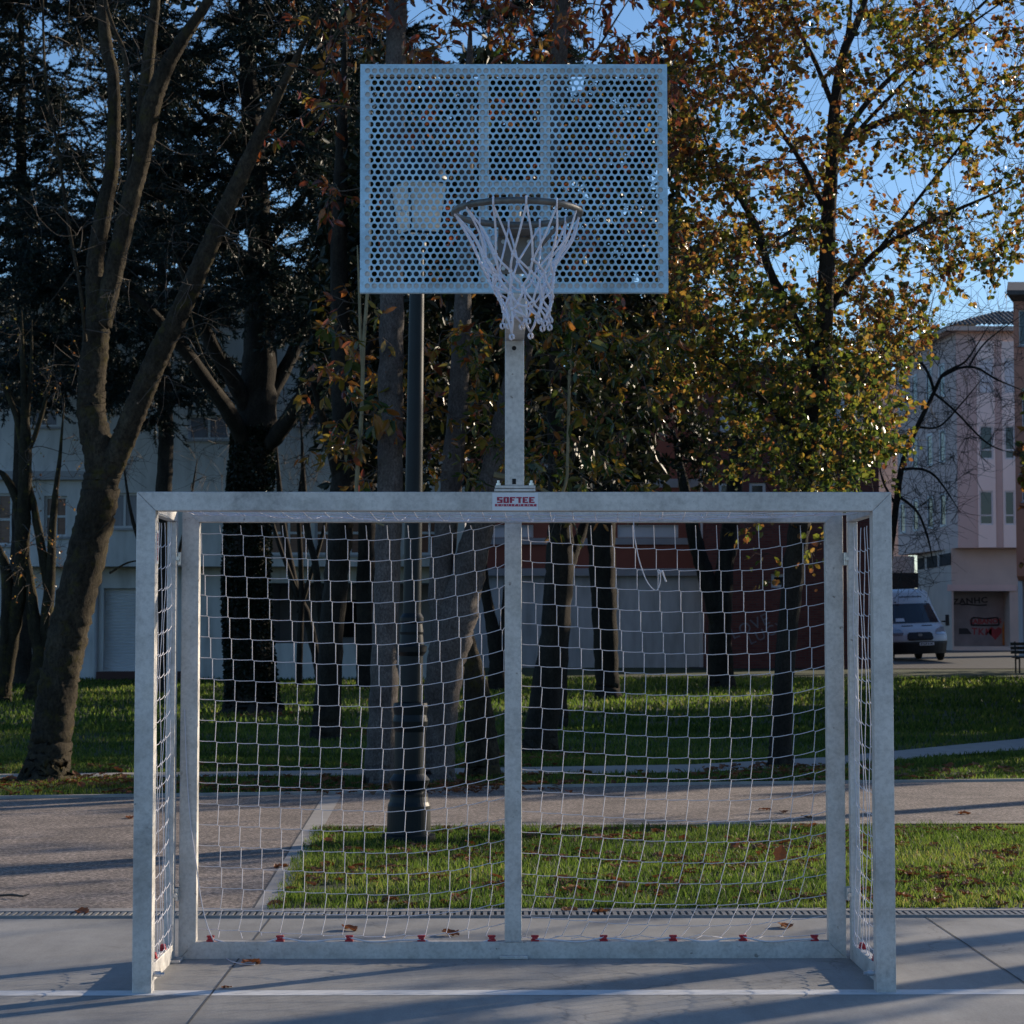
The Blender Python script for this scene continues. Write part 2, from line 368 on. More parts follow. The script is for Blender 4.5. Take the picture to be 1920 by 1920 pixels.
# ------------------------------------------------------------------ grass and dead leaves
rng = np.random.default_rng(7)
def in_poly(x, y, poly):
    c = np.zeros(len(x), bool); n = len(poly)
    for i in range(n):
        x0, y0 = poly[i]; x1, y1 = poly[(i+1) % n]
        if y0 == y1: continue
        k = ((y0 > y) != (y1 > y)) & (x < (x1-x0)*(y-y0)/(y1-y0)+x0); c ^= k
    return c
gzv = lambda y: .0085*np.maximum(0, y-18)
def blades(n, x0, x1, y0, y1, h, wd, allow, clump=1.):
    x = rng.uniform(x0, x1, n); y = rng.uniform(y0, y1, n); k = allow(x, y) & (np.sin(x*3.3+1.5*np.sin(y*2.9))*np.sin(y*4.1+1.2*np.sin(x*2.2))+.5*np.sin(x*7.9+y*6.1) < .55+.75*rng.random(len(x))); x = x[k]; y = y[k]; n = len(x)
    cl = .62+.38*np.sin(x*5.1+1.3*np.sin(y*4.3))*np.sin(y*6.7+1.7*np.sin(x*3.1))
    hh = h*(.45+.8*rng.random(n))*(.6+.6*cl*clump); a = rng.uniform(0, 2*np.pi, n); le = hh*rng.uniform(.1, .9, n); la = rng.uniform(0, 2*np.pi, n)
    base = np.stack([x, y, gzv(y)], -1); d = np.stack([np.cos(a), np.sin(a), 0*a], -1)*(wd*rng.uniform(.6, 1.3, n))[:, None]
    l = np.stack([np.cos(la)*le, np.sin(la)*le, hh], -1); m = base+l*np.array([.35, .35, .6])
    v = np.stack([base-d, base+d, m+d*.7, base+l, m-d*.7], 1)
    f = np.arange(n)[:, None]*5
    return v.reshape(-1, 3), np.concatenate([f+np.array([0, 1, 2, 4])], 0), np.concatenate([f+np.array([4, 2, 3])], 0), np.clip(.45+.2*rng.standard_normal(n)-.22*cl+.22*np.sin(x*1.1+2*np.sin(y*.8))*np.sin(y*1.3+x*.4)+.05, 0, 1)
g = MB()
front_poly = [sr0, (30, yk1), (30, gr_far[1]), gback_r, gback_l]
def addb(*a, **k):
    v, q, t, c = blades(*a, **k); n0 = g.n
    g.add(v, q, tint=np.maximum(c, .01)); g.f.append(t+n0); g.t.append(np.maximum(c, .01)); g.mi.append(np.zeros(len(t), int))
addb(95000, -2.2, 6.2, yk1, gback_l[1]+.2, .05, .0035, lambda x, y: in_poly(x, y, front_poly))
b2 = [ext_l]+pback+[ext_r]; fb = f0
def between(x, y):
    yb = np.interp(x, [p[0] for p in b2], [p[1] for p in b2])+.06
    y0 = np.interp(x, [p[0] for p in f0], [p[1] for p in f0]); y1 = np.interp(x, [p[0] for p in f1], [p[1] for p in f1])
    return (y > yb) & ((y < y0) | (y > y1)) & (np.abs(x) < (y+9)*.26+.4)
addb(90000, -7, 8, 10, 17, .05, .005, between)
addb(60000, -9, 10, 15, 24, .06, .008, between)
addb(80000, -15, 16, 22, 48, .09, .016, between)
edge = [(sr0[0]+(gback_l[0]-sr0[0])*t, sr0[1]+(gback_l[1]-sr0[1])*t) for t in np.linspace(0, 1, 60)]+[(x, yk1) for x in np.linspace(sr0[0], 5.5, 150)]
for ex, ey in edge:
    r_ = rng.uniform(.03, .09); addb(int(rng.integers(10, 50)), ex-r_, ex+r_, ey-r_*.7, ey+r_, .045, .003, lambda x, y: np.ones(len(x), bool))
tag(g.build('grass', M['grass']), 'short mown green grass growing in the lawns behind the goal', 'grass', kind='stuff')

def leaf_card(px):
    "one curled dead leaf lying flat, size about 1"
    r = np.random.default_rng(px); o = []
    for i in range(9):
        a = i/8; w_ = .30*math.sin(math.pi*min(1, a*1.02+.02))**.8*(1+.25*(i % 2)); o.append((a-.5, w_))
    v = [(x, 0, .10*math.sin(3*x+r.random()*3)+.06) for x, _ in o]+[(x, wv, .12+.25*wv+.1*r.random()) for x, wv in o]+[(x, -wv, .10+.3*wv+.1*r.random()) for x, wv in o]
    f = []
    for i in range(8): f += [(i, i+1, 9+i+1, 9+i), (i+1, i, 18+i, 18+i+1)]
    return np.array(v), f
lt = MB()
def scatter(n, x0, x1, y0, y1, allow, s0, s1, z):
    k = 0
    while k < n:
        x = rng.uniform(x0, x1); y = rng.uniform(y0, y1)
        if not allow(np.array([x]), np.array([y]))[0]: continue
        v, f = leaf_card(int(rng.integers(1e6))); a = rng.uniform(0, 6.28); s = rng.uniform(s0, s1)
        c, d = math.cos(a), math.sin(a); e = rng.normal(0, .25)
        v = v*s; v = np.stack([v[:, 0]*c-v[:, 1]*d+x, v[:, 0]*d+v[:, 1]*c+y, v[:, 2]+v[:, 0]*e+gz(y)+z], -1)
        lt.add(v, f, tint=float(rng.uniform(.02, .75))); k += 1
def dens(x, y): return in_poly(x, y, front_poly) & ((np.sin(x*2.3+y)*np.sin(y*3.1-x*.7)+rng.random(len(x))*.9) > .35)
scatter(1500, -1.6, 6, yk1, gback_l[1], dens, .04, .11, .012)
for tx, ty in ((-4.2, 12.5), (-1.2, 11.6), (-.7, 11.4), (-.2, 11.6), (3.0, 14.3), (.4, 16.5), (-1.7, 22), (-3.9, 27)):
    scatter(90, tx-.9, tx+.9, ty-.9, ty+.9, lambda x, y, tx=tx, ty=ty: np.hypot(x-tx, y-ty)+.25*rng.standard_normal(len(x)) < .75, .05, .12, .015)
scatter(520, -6, 8, 10, 15, between, .07, .13, .015)
tag(lt.build('leaf_litter', M['litter']), 'brown dead leaves scattered through the grass', 'leaf litter', kind='stuff')
v, f = leaf_card(11); lv, ln = v, f
spots = [(155,1715,'crumpled brown leaf resting on the drain at far left of the goal'),(655,1746,'pale brown leaf on the concrete just behind the left half of the goal'),
 (845,1756,'dark curled leaf on the concrete behind the goal, left of its middle post'),(1068,1711,'orange leaf lying in the drain right of the middle post'),
 (1128,1714,'large reddish leaf standing up in the drain behind the goal'),(1472,1741,'dark leaf on the concrete near the right end of the rear frame'),
 (1735,1698,'rust coloured leaf curled over the kerb right of the goal'),(1718,1640,'orange brown leaf on the front grass right of the goal'),
 (1850,1712,'small red leaf in the drain at far right of the court'),(245,1536,'dark leaf on the gravel path beside the left front post'),
 (527,1628,'brown leaf on the pale path border strip, upper one of two'),(520,1700,'small leaf on the pale path border strip beside the drain'),
 (1435,1521,'tan leaf on the gravel path behind the goal, left of two'),(1470,1526,'tan leaf on the gravel path behind the goal, right of two'),
 (1808,1528,'yellow brown leaf on the sunlit gravel path right of the goal'),(1512,1536,'small brown leaf on the gravel path near the right rear post'),
 (425,1854,'tiny leaf on the white court line by the left front post'),(470,1811,'dry leaf scrap where the loose cord meets the concrete')]
for i, (px, py, lab) in enumerate(spots):
    v, f = leaf_card(50+i); s = .115 if i not in (16, 8) else .05
    p = G(px, py); q = MB(); q.add(v*s+p, f, tint=float(.1+.6*rng.random()))
    o = q.build('fallen_leaf', M['litter'], loc=(p[0], p[1], p[2]+.003)); o.rotation_euler = (rng.normal(0, .08), rng.normal(0, .06), rng.uniform(0, 6.28))
    tag(o, lab, 'leaf', 'fallen leaves on the paving')
v, f = leaf_card(99); q = MB(); p = P(1465, 1600, 1.0); v = v[:, [1, 2, 0]]*np.array([.10, .05, .085])
q.add(v+p, f, tint=.45); o = q.build('fallen_leaf', M['litter'], loc=tuple(p)); o.rotation_euler = (0, .3, .3)
tag(o, 'large brown leaf caught in the goal net above the front grass', 'leaf', 'fallen leaves on the paving')
tw = MB(); p = G(20, 1687); tw.tube([p+(-.12, .0, .02), p+(0, .02, .025), p+(.07, -.005, .02), p+(.10, .02, .03)], [.006, .008, .006, .003], 5)
tag(tw.build('fallen_twig', M['twig'], loc=tuple(p)), 'dark broken twig lying on the gravel path', 'twig')

# ------------------------------------------------------------------ the goal
goal = empty('football_goal', (0, .5, 0), 'galvanised steel goal with white net and red clips standing on the concrete court', 'goal')
H = 1.58
for sx in (-1, 1):
    b = MB(); b.prism([(sx*H, 0), (sx*1.5, 0), (sx*1.5, 2.0), (sx*H, 2.08)][::sx], 0, .08); post = b.build('post', M['galv'], goal)
    if sx < 0:
        st = MB(); st.box((-1.4995, .012, 1.78), (-1.497, .07, 1.92)); stk = st.build('sticker', M['sticker'], post)
        vt, ft = text_mesh('SOFTEE', .045, .95, .002); vt = np.stack([np.full(len(vt), -1.4965), .041-vt[:, 1]*-.55, 1.85+vt[:, 0]*.8], -1)
        s2 = MB(); s2.add(vt, ft); s2.build('lettering', M['sticker_red'], stk)
b = MB(); b.prism([(-H, 2.08), (-1.5, 2.0), (1.5, 2.0), (H, 2.08)][::-1], .0, .08); crossbar = b.build('crossbar', M['galv'], goal)
# maker's sticker on the crossbar
b = MB(); c0 = P(923, 957, -.001); c1 = P(1009, 924, -.001); b.box((c0[0], -.0022, c0[2]), (c1[0], -.0004, c1[2])); stk = b.build('sticker', M['sticker'], crossbar)
b = MB()
LET = {'S': ['11111', '11000', '11111', '00011', '11111'], 'O': ['11111', '11011', '11011', '11011', '11111'], 'F': ['11111', '11000', '11110', '11000', '11000'],
       'T': ['11111', '00110', '00110', '00110', '00110'], 'E': ['11111', '11000', '11110', '11000', '11111']}
a0 = P(931, 943, -.003); a1 = P(1003, 932, -.003); lw = (a1[0]-a0[0])/6; rh = (a1[2]-a0[2])/5
for i, ch in enumerate('SOFTEE'):
    for r_, row in enumerate(LET[ch]):
        j = 0
        while j < 5:
            if row[j] == '1':
                e = j
                while e < 5 and row[e] == '1': e += 1
                x0 = a0[0]+i*lw+lw*.07+j*lw*.175; x1 = a0[0]+i*lw+lw*.07+e*lw*.175
                b.box((x0, -.0032, a1[2]-(r_+1)*rh-.0004), (x1, -.0024, a1[2]-r_*rh+.0004)); j = e
            else: j += 1
q0 = P(928, 949.5, -.003); q1 = P(1006, 945, -.003); b.box((q0[0], -.0032, q0[2]), (q1[0], -.0024, q1[2]))
lt_ = b.build('lettering', M['sticker_red'], stk)
vt, ft = text_mesh('EQUIPMENT', (q1[2]-q0[2])*1.15, 2.0); sc = (q1[0]-q0[0])*.9/(vt[:, 0].max()-vt[:, 0].min())
vt = np.stack([(q0[0]+q1[0])/2+vt[:, 0]*sc, np.full(len(vt), -.0038), (q0[2]+q1[2])/2+vt[:, 1]], -1)
b = MB(); b.add(vt, ft); b.build('small_lettering', M['white_text'], stk)
# rear frame
RY = .94; RW = 1.527
rear = MB()
for sx in (-1, 1): rear.prism([(sx*RW, 0), (sx*(RW-.08), .08), (sx*(RW-.08), 2.0), (sx*RW, 2.08)][::sx], RY, RY+.06)
rear.prism([(-RW, 2.08), (-RW+.08, 2.0), (RW-.08, 2.0), (RW, 2.08)][::-1], RY, RY+.06)
rear.prism([(-RW, 0), (RW, 0), (RW-.08, .08), (-RW+.08, .08)], RY, RY+.06)
rear.bbox((-.037, RY+.002, .08), (.041, RY+.058, 2.0))
rear.bbox((-.06, RY-.03, .004), (.07, RY+.0, .02)); 
for x, z in ((-RW+.08, 2.0), (RW-.08, 2.0), (-RW+.08, .08), (RW-.08, .08)):
    rear.tube([(x, RY-.001, z), (x+(.04 if x < 0 else -.04)*-1, RY-.001, z+(.04 if z > 1 else -.04))], .0035, 5, rough=.3, rng=rng)
for z in (2.0, .08): rear.tube([(-.037, RY+.001, z), (.041, RY+.001, z)], .004, 5, rough=.3, rng=rng)
rear_o = rear.build('rear_frame', M['galv'], goal)
def clip_mb():
    q = MB(); q.bbox((-.019, -.016, 0), (.019, .016, .008), .003); q.bbox((-.0135, -.013, .008), (.0135, .013, .020), .003); q.bbox((-.018, -.010, .019), (.018, .010, .027), .003); return q
clip0 = None
def place_clip(x, y, z, parent, rz=0):
    global clip0
    if clip0 is None: c = clip_mb().build('net_clip', M['red'], loc=(0, 0, 0)); clip0 = c
    else: c = clip0.copy(); COL.objects.link(c)
    c.parent = parent; c.location = Vector((x, y, z))-parent.location-parent.parent.location; c.rotation_euler.z = rz
clipx = [P(px, 1762, RY+.02)[0] for px in (395, 525, 655, 790, 922, 1003, 1132, 1262, 1393, 1527)]
for x in clipx: place_clip(x, RY+.02, .08, rear_o)
sides = []
for sx in (-1, 1):
    q = MB(); x0, x1 = sorted((sx*1.583, sx*1.541))
    q.bbox((x0, .868, 0), (x1, .928, 2.0)); q.bbox((x0, .082, 2.0), (x1, .928, 2.078)); q.bbox((x0, .082, 0), (x1, .866, .078))
    so_ = q.build('side_frame', M['galv'], goal); sides.append(so_)
    for y in ((.45, .70) if sx < 0 else (.38, .72)): place_clip(sx*1.562, y, .078, so_, 1.57)
    for z in (.30, 1.83):
        k = MB(); k.bbox((sx*1.538-.014, .895, z-.03), (sx*1.538+.014, .945, z+.03), .003)
        k.tube([(sx*1.535, .885, z), (sx*1.535, .87, z)], .010, 6); k.build('hinge_bracket', M['bolt'], so_)
    k = MB(); k.tube([(sx*1.50, .06, .075), (sx*1.47, .06, .075)], .012, 8); k.tube([(sx*1.475, .06, .075), (sx*1.455, .06, .075)], .007, 6)
    k.build('anchor_bolt', M['bolt'], so_)
k = MB(); k.bbox((-1.56, .80, .004), (-1.50, .93, .016), .002); k.build('foot_plate', M['galv'], goal)

# ---- the net: rear, sides and roof, every knot a small step as in braided netting
net = MB(); CR = .00175
def sagL(u):  return np.interp(u, [0, .08, .35, .6, .75, .88, 1], [999, 1001, 1009, 1013, 1008, 996, 983])
def sagR(u):  return np.interp(u, [0, .15, .4, .62, .78, .9, .96, 1], [1013, 1019, 1029, 1031, 1029, 1022, 1012, 1000])
def half(x0, x1, cols, sag, shift, rows=19, yb=1757):
    "node pixels of one half of the rear net as they hang in the plane just behind the rear frame"
    A = np.zeros((rows+1, len(cols), 2))
    for j in range(rows+1):
        v = j/rows
        for i, c in enumerate(cols):
            u = (c-x0)/(x1-x0)
            y = sag(u)+39.15*j
            if j >= rows-2: y = min(y, yb-(rows-j)*16+4*math.sin(i*1.9))
            A[j, i] = (c+shift(v, u), y)
    return A
def run(A, top, plane, xl, xr, bottom, bulge):
    rows, nc = A.shape[:2]; W = np.zeros((rows, nc, 3))
    for j in range(rows):
        for i in range(nc):
            u = i/(nc-1); v = j/(rows-1)
            W[j, i] = P(A[j, i, 0], A[j, i, 1], plane+bulge*math.sin(math.pi*u)*math.sin(math.pi*min(1, v*1.1)))
    dx, dz = .0042, .0024
    for i in range(nc):
        pts = [P(A[0, i, 0]-3.5, top, plane)]
        for j in range(rows):
            k = W[j, i]; pts += [k+(-dx, 0, dz), k+(dx, 0, -dz)]
        pts.append(P(bottom(A[-1, i, 0], i), 1758+3*math.sin(i*2.3), RY+.03))
        net.tube(pts, CR, 4, cap=False)
    for j in range(rows):
        L = P(xl(j), A[j, 0, 1]-2, plane)
        R = P(xr(j), A[j, -1, 1]-(6 if xr(j) > 960 else 7), plane)
        seq = [(L, W[j, 0]+(-dx, 0, dz))]+[(W[j, i]+(dx, 0, -dz), W[j, i+1]+(-dx, 0, dz)) for i in range(nc-1)]+[(W[j, -1]+(dx, 0, -dz), R)]
        for p, q in seq:
            d = np.linalg.norm(q-p); net.tube([p, p*.7+q*.3-(0, 0, d*.022), p*.3+q*.7-(0, 0, d*.016), q], CR, 4, cap=False)
NP = RY+.055
shL = lambda v, u: 26*np.interp(v, [0, .4, .75, .92, 1], [0, 1, 1.3, 1.6, 1.3])*np.interp(u, [0, 1], [1, .9])-8
AL = half(374, 946, [384+39.2*i for i in range(15)], sagL, shL)
run(AL, 985, NP, lambda j: 372, lambda j: 948, lambda x, i: x+6*math.sin(i*1.3), .045)
shR = lambda v, u: (22*np.interp(v, [0, .35, .6], [0, 1, 1.1])-np.interp(v, [.55, .75, .9, 1], [0, 8, 30, 62])*np.interp(u, [0, .3, 1], [.45, .8, 1]))
AR = half(978, 1548, [993+39.3*i for i in range(14)], sagR, shR)
run(AR, 985, NP, lambda j: 979, lambda j: 1549, lambda x, i: x-14+6*math.sin(i*1.7), .045)
# head rope along the bottom, slack between the clips
for k in range(len(clipx)-1):
    if k == 4: continue
    x0, x1 = clipx[k], clipx[k+1]; pts = []
    for t in np.linspace(0, 1, 11):
        pts.append((x0+(x1-x0)*t, RY+.012-.02*math.sin(math.pi*t)*((k % 3) == 2), .094-(.012+.025*(k in (0, 3)))*math.sin(math.pi*t)+.004*math.sin(9*t+k)))
    net.tube(pts, .0042, 5, cap=False)
# sides: mesh squares between front post and rear side post
for sx in (-1, 1):
    nr, nc = 20, 9
    def node(j, i, sx=sx):
        v = j/nr; y = .10+.095*i+.012*math.sin(j*.9+i)*v; z = 1.99-.0965*j-.03*math.sin(math.pi*i/nc)+(.02*i/nc if sx < 0 else -.012*i/nc)
        x = sx*(1.562-.004*math.sin(i*2.+j)-(.02*max(0, v-.8)*5*(i/nc)))
        return np.array([x, y, max(z, .085)])
    for i in range(nc):
        pts = []
        for j in range(nr+1):
            k = node(j, i); pts += [k+(0, -.004, .006), k+(0, .004, -.006)]
        net.tube(pts, CR, 4, cap=False)
    for j in range(1, nr+1):
        for i in range(-1, nc):
            p = node(j, i)+(0, .004, -.006); q = node(j, i+1)+(0, -.004, .006)
            if i < 0: p = np.array([sx*1.56, .079, q[2]+.012])
            if i == nc-1: q = np.array([sx*1.55, .93, q[2]-.01])
            net.tube([p, (p+q)/2-(0, 0, .004), q], CR, 4, cap=False)
# roof: hangs in a shallow belly between crossbar and rear bar
def roof(i, j, n=31, m=8):
    x = -1.5+3.0*i/n; t = j/m; y = .08+.86*t
    s = math.sin(math.pi*t)**.8*max(0, math.sin(math.pi*(i+.2)/(n+.4)))**.55
    return np.array([x+.05*t, y, 2.035-.05*s-.004*math.sin(i*1.7+j)])
for i in range(32):
    net.tube([roof(i, j) for j in range(9)], CR, 4, cap=False)
for j in range(9):
    net.tube([roof(i, j)+(.01*(i % 2), 0, 0) for i in range(32)], CR, 4, cap=False)
net_o = net.build('net', M['cord'], goal, smooth=True)
def spline(pp, n=8):
    pp = [np.array(p, float) for p in pp]; out = []
    for i in range(len(pp)-1):
        a = pp[max(i-1, 0)]; b_ = pp[i]; c = pp[i+1]; d = pp[min(i+2, len(pp)-1)]
        for t in np.linspace(0, 1, n, endpoint=False):
            out.append(.5*((2*b_)+(-a+c)*t+(2*a-5*b_+4*c-d)*t*t+(-a+3*b_-3*c+d)*t**3))
    out.append(pp[-1]); return np.array(out)
k = MB(); yy = RY-.012
k.tube(spline([P(x, y, yy) for x, y in ((1188,962),(1189,1000),(1196,1040),(1204,1068),(1213,1090),(1225,1105),(1233,1105),(1238,1090),(1238,1072))]), .0026, 5)
k.tube(spline([P(x, y, yy-.004) for x, y in ((1238,1072),(1234,1069),(1236,1076),(1241,1070),(1245,1081),(1249,1091))]), .0042, 5)
k.build('loose_cord', M['cord'], net_o, smooth=True)
k = MB()
k.tube(spline([P(x, y, RY-.012) for x, y in ((346,1330),(350,1440),(357,1540),(368,1620),(376,1680),(387,1730),(400,1763))]+[G(x, y)+(0, 0, .008) for x, y in ((412,1788),(430,1804),(455,1811),(478,1812))]), .0026, 5)
k.build('loose_cord', M['cord'], net_o, smooth=True)

# ------------------------------------------------------------------ the basketball hoop bolted on the crossbar
hoop = empty('basketball_hoop', (0, .04, 2.08), 'perforated steel backboard, ring and white net on a square post above the goal', 'basketball hoop')
b = MB(); b.bbox((-.04, .0, 2.106), (.04, .08, 2.72), .004); b.bbox((-.04, .002, 2.72), (.04, .078, 2.80), .003); pole = b.build('post', M['galv'], hoop)
b = MB(); b.box((-.010, -.0012, 2.112), (.006, .001, 2.135)); b.build('slot_hole', M['dark'], pole); b = MB(); b.tube([(-.002, .0006, 2.685), (-.002, -.0008, 2.685)], .010, 8); b.build('bolt_hole', M['dark'], pole)
b = MB(); b.bbox((-.085, -.006, 2.0815), (.087, .086, 2.0925), .002); b.bbox((-.082, -.004, 2.0945), (.087, .084, 2.1065), .002); plate = b.build('mounting_plate', M['galv'], hoop)
for x in (-.068, .070):
    for y in (.005, .072):
        k = MB(); k.tube([(x, y, 2.107), (x, y, 2.116)], .011, 6); k.tube([(x, y, 2.116), (x, y, 2.128)], .006, 6); k.build('bolt', M['bolt'], plate)
BX, BY, BZ = -.0084, -.6776, 3.2628; BROT = .0018
b = MB(); b.bbox((-.04, BY+.035, 2.722), (.04, -.002, 2.798), .003)
b.tube([(0, .03, 2.80), (0, .03, 3.25)], .03, 8); b.tube([(0, .03, 3.2), (0, BY+.04, 3.2)], .025, 8)
b.build('arm', M['galv'], hoop)
board = MB()
PX, PZ, HR = .0272, .02355, .0104; ncol, nrow = 43, 37; TH = .003
def bw(v):
    v = np.asarray(v, float); x, z = v[:, 0].copy(), v[:, 2].copy()
    return np.stack([BX+x*math.cos(BROT)-z*math.sin(BROT), BY+v[:, 1], BZ+x*math.sin(BROT)+z*math.cos(BROT)], -1)
x_l = -ncol*PX/2; z_b = -nrow*PZ/2
op = []
for s in range(4):
    for t in range(3):
        t = t/3-.5
        op.append([(t*PX, -PZ/2), (PX/2, t*PZ), (-t*PX, PZ/2), (-PX/2, -t*PZ)][s])
op = np.array(op); an = np.arctan2(op[:, 1], op[:, 0]); ci = np.stack([np.cos(an), np.sin(an)], -1)*HR
tv = np.concatenate([np.column_stack([op[:, 0], np.zeros(12), op[:, 1]]), np.column_stack([ci[:, 0], np.zeros(12), ci[:, 1]]), np.column_stack([ci[:, 0], np.full(12, TH), ci[:, 1]]), np.column_stack([op[:, 0], np.full(12, TH), op[:, 1]])])
i = np.arange(12); j = (i+1) % 12
tf = np.concatenate([np.stack([i, j, j+12, i+12], -1), np.stack([i+12, j+12, j+24, i+24], -1), np.stack([i+24, j+24, j+36, i+36], -1)])
cs = []
for r_ in range(nrow):
    o = PX/2 if r_ % 2 else 0; n = ncol-(r_ % 2)
    for c_ in range(n): cs.append((x_l+PX*(c_+.5)+o, 0, z_b+PZ*(r_+.5)))
    if r_ % 2:
        for xa in (x_l, -x_l-PX/2):
            for yo in (0, TH): board.add(bw([(xa, yo, z_b+PZ*r_), (xa+PX/2, yo, z_b+PZ*r_), (xa+PX/2, yo, z_b+PZ*(r_+1)), (xa, yo, z_b+PZ*(r_+1))]), [(0, 1, 2, 3)])
cs = np.array(cs); V = (tv[None]+cs[:, None]).reshape(-1, 3); Fh = (tf[None]+(np.arange(len(cs))*48)[:, None, None]).reshape(-1, 4)
board.add(bw(V), Fh)
def bbx(mb, a, b_):
    q = MB(); q.box(a, b_); mb.add(bw(q.v[0]), q.f[0])
xl, xr, zl, zr = -.6, .6, -.45, .45
for a, b_ in (((xl, 0, zl), (x_l, TH, zr)), ((-x_l, 0, zl), (xr, TH, zr)), ((x_l, 0, zl), (-x_l, TH, z_b)), ((x_l, 0, -z_b), (-x_l, TH, zr))): bbx(board, a, b_)
for a, b_ in (((xl, TH, zl), (xl+.003, .032, zr)), ((xr-.003, TH, zl), (xr, .032, zr)), ((xl+.003, TH, zl), (xr-.003, .032, zl+.003)), ((xl+.003, TH, zr-.003), (xr-.003, .032, zr))): bbx(board, a, b_)
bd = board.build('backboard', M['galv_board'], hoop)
fr = MB(); y0, y1 = TH+.0025, .031
for a, b_ in (((-.594, y0, -.444), (-.562, y1, .444)), ((.562, y0, -.444), (.594, y1, .444)), ((-.56, y0, .408), (.56, y1, .444)), ((-.56, y0, -.444), (.56, y1, -.408)),
              ((-.137, y0, -.406), (-.098, y1, .406)), ((.103, y0, -.406), (.142, y1, .406)), ((-.096, y0, -.06), (.101, y1, -.012)), ((-.096, y0, -.335), (.101, y1, -.205))): bbx(fr, a, b_)
fr.build('backing_frame', M['galv'], bd)
RX, RRY, RZ, RR = .0, -1.0625, 3.05, .234
b = MB(); th = np.linspace(0, 2*np.pi, 65)
ring = [(RX+RR*math.cos(a), RRY+RR*math.sin(a), RZ) for a in th]; b.tube(ring, .0125, 10, cap=False); rim = b.build('rim', M['rim'], hoop, smooth=True)
b = MB(); yb = BY-.001
b.bbox((RX-.072, yb-.008, RZ-.165), (RX+.072, yb, RZ-.02), .003)
b.bbox((RX-.07, RRY+RR-.005, RZ-.018), (RX+.07, yb-.004, RZ-.008), .002)
for sx in (-1, 1):
    b.tube([(RX+sx*.165, RRY+.165, RZ-.006), (RX+sx*.02, yb-.012, RZ-.15)], .007, 6)
br = b.build('bracket', M['bracket'], rim)
for x in (-.05, .05):
    for z in (-.145, -.04):
        k = MB(); k.tube([(RX+x, yb-.008, RZ+z), (RX+x, yb-.016, RZ+z)], .009, 6); k.build('bolt', M['bolt'], br)
# braided net: twelve long loops, then rows of diamonds
bn = MB(); rg = np.random.default_rng(5)
lev = [(0, .232, 0), (-.185, .146, .006), (-.243, .118, .016), (-.288, .104, .024), (-.330, .096, .030), (-.368, .089, .036), (-.398, .084, .042)]
nodes = []
for k, (z, r_, ox) in enumerate(lev):
    row = []
    for i in range(12):
        a = (i+.5*(k % 2)+.25+.07*k)*2*math.pi/12+rg.normal(0, .075)*(k > 0)
        row.append(np.array([RX+ox+r_*math.cos(a)*(1+rg.normal(0, .07)*(k > 0)), RRY+.01*k*.3+r_*math.sin(a), RZ+z-.012*(k == 0)+rg.normal(0, .011)*(k > 0)-.03*(k == 6)*rg.random()**3]))
    nodes.append(row)
for k in range(len(lev)-1):
    for i in range(12):
        for s in ((0, -1) if k % 2 == 0 else (0, 1)):
            p = nodes[k][i]; q = nodes[k+1][(i+s) % 12]; m_ = (p+q)/2
            if k == 0:
                cen = np.array([RX+.008, RRY, m_[2]]); m_ = m_-(m_-cen)*.06*(1 if m_[0] < RX else -1.6)+rg.normal(0, .004, 3)
                for off in (0,):
                    bn.tube(spline([p, m_, q], 5), .0042, 5)
            else: bn.tube([p, m_+rg.normal(0, .003, 3), q], .0046, 5)
    if k:
        for i in range(12): bn.lathe([(.002, -.008), (.0075, -.004), (.0075, .004), (.002, .008)], nodes[k][i], 6)
for i in range(12):
    p = nodes[-1][i]; c = p+(0, 0, -.013)
    bn.tube([c+(.0075*math.cos(a), .004*math.sin(i), .0105*math.sin(a)) for a in np.linspace(0, 6.28, 9)], .0044, 5, cap=False)
    q0 = nodes[0][i]; bn.tube([(q0[0]+.0, q0[1]+.016*math.cos(a), RZ+.016*math.sin(a)) for a in np.linspace(0, 6.28, 9)], .0042, 5, cap=False)
bn.build('net', M['basket_cord'], rim, smooth=True)

# ------------------------------------------------------------------ street lamp
LP = G(766, 1578); ly = LP[1]
M['lamp'] = simple('dark_green_lamp_paint', [(.006,.010,.012), (.010,.016,.020)], .42, 0, scale=5, spec=.25)
m, nt, bs = new_mat('frosted_lamp_glass'); bs.inputs['Base Color'].default_value = (.82, .82, .80, 1); bs.inputs['Roughness'].default_value = .45; M['frost'] = m
tr = nt.nodes.new('ShaderNodeBsdfTranslucent'); tr.inputs[0].default_value = (.85, .84, .80, 1); mx = nt.nodes.new('ShaderNodeMixShader'); mx.inputs[0].default_value = .5
mx.inputs[0].default_value = .72; nt.links.new(bs.outputs[0], mx.inputs[1]); nt.links.new(tr.outputs[0], mx.inputs[2]); nt.links.new(mx.outputs[0], nt.nodes['Material Output'].inputs[0])
lamp = empty('street_lamp', tuple(LP), 'dark green cast iron lantern post standing on the grass behind the goal', 'street lamp')
top = P(783, 452, ly)
ax = (np.array(top)-LP); Hh = ax[2]; lean = np.array([ax[0]/Hh, 0, 1])
def zpx(py): return (P(770, py, ly)[2]-LP[2])
def lam(prof, seg=40):
    b = MB(); b.lathe(prof, (0, 0, 0), seg); v = b.v[0]; b.v[0] = v+np.outer(v[:, 2], [lean[0], 0, 0])+LP; return b
W = lambda w: wpx(w, ly)/2
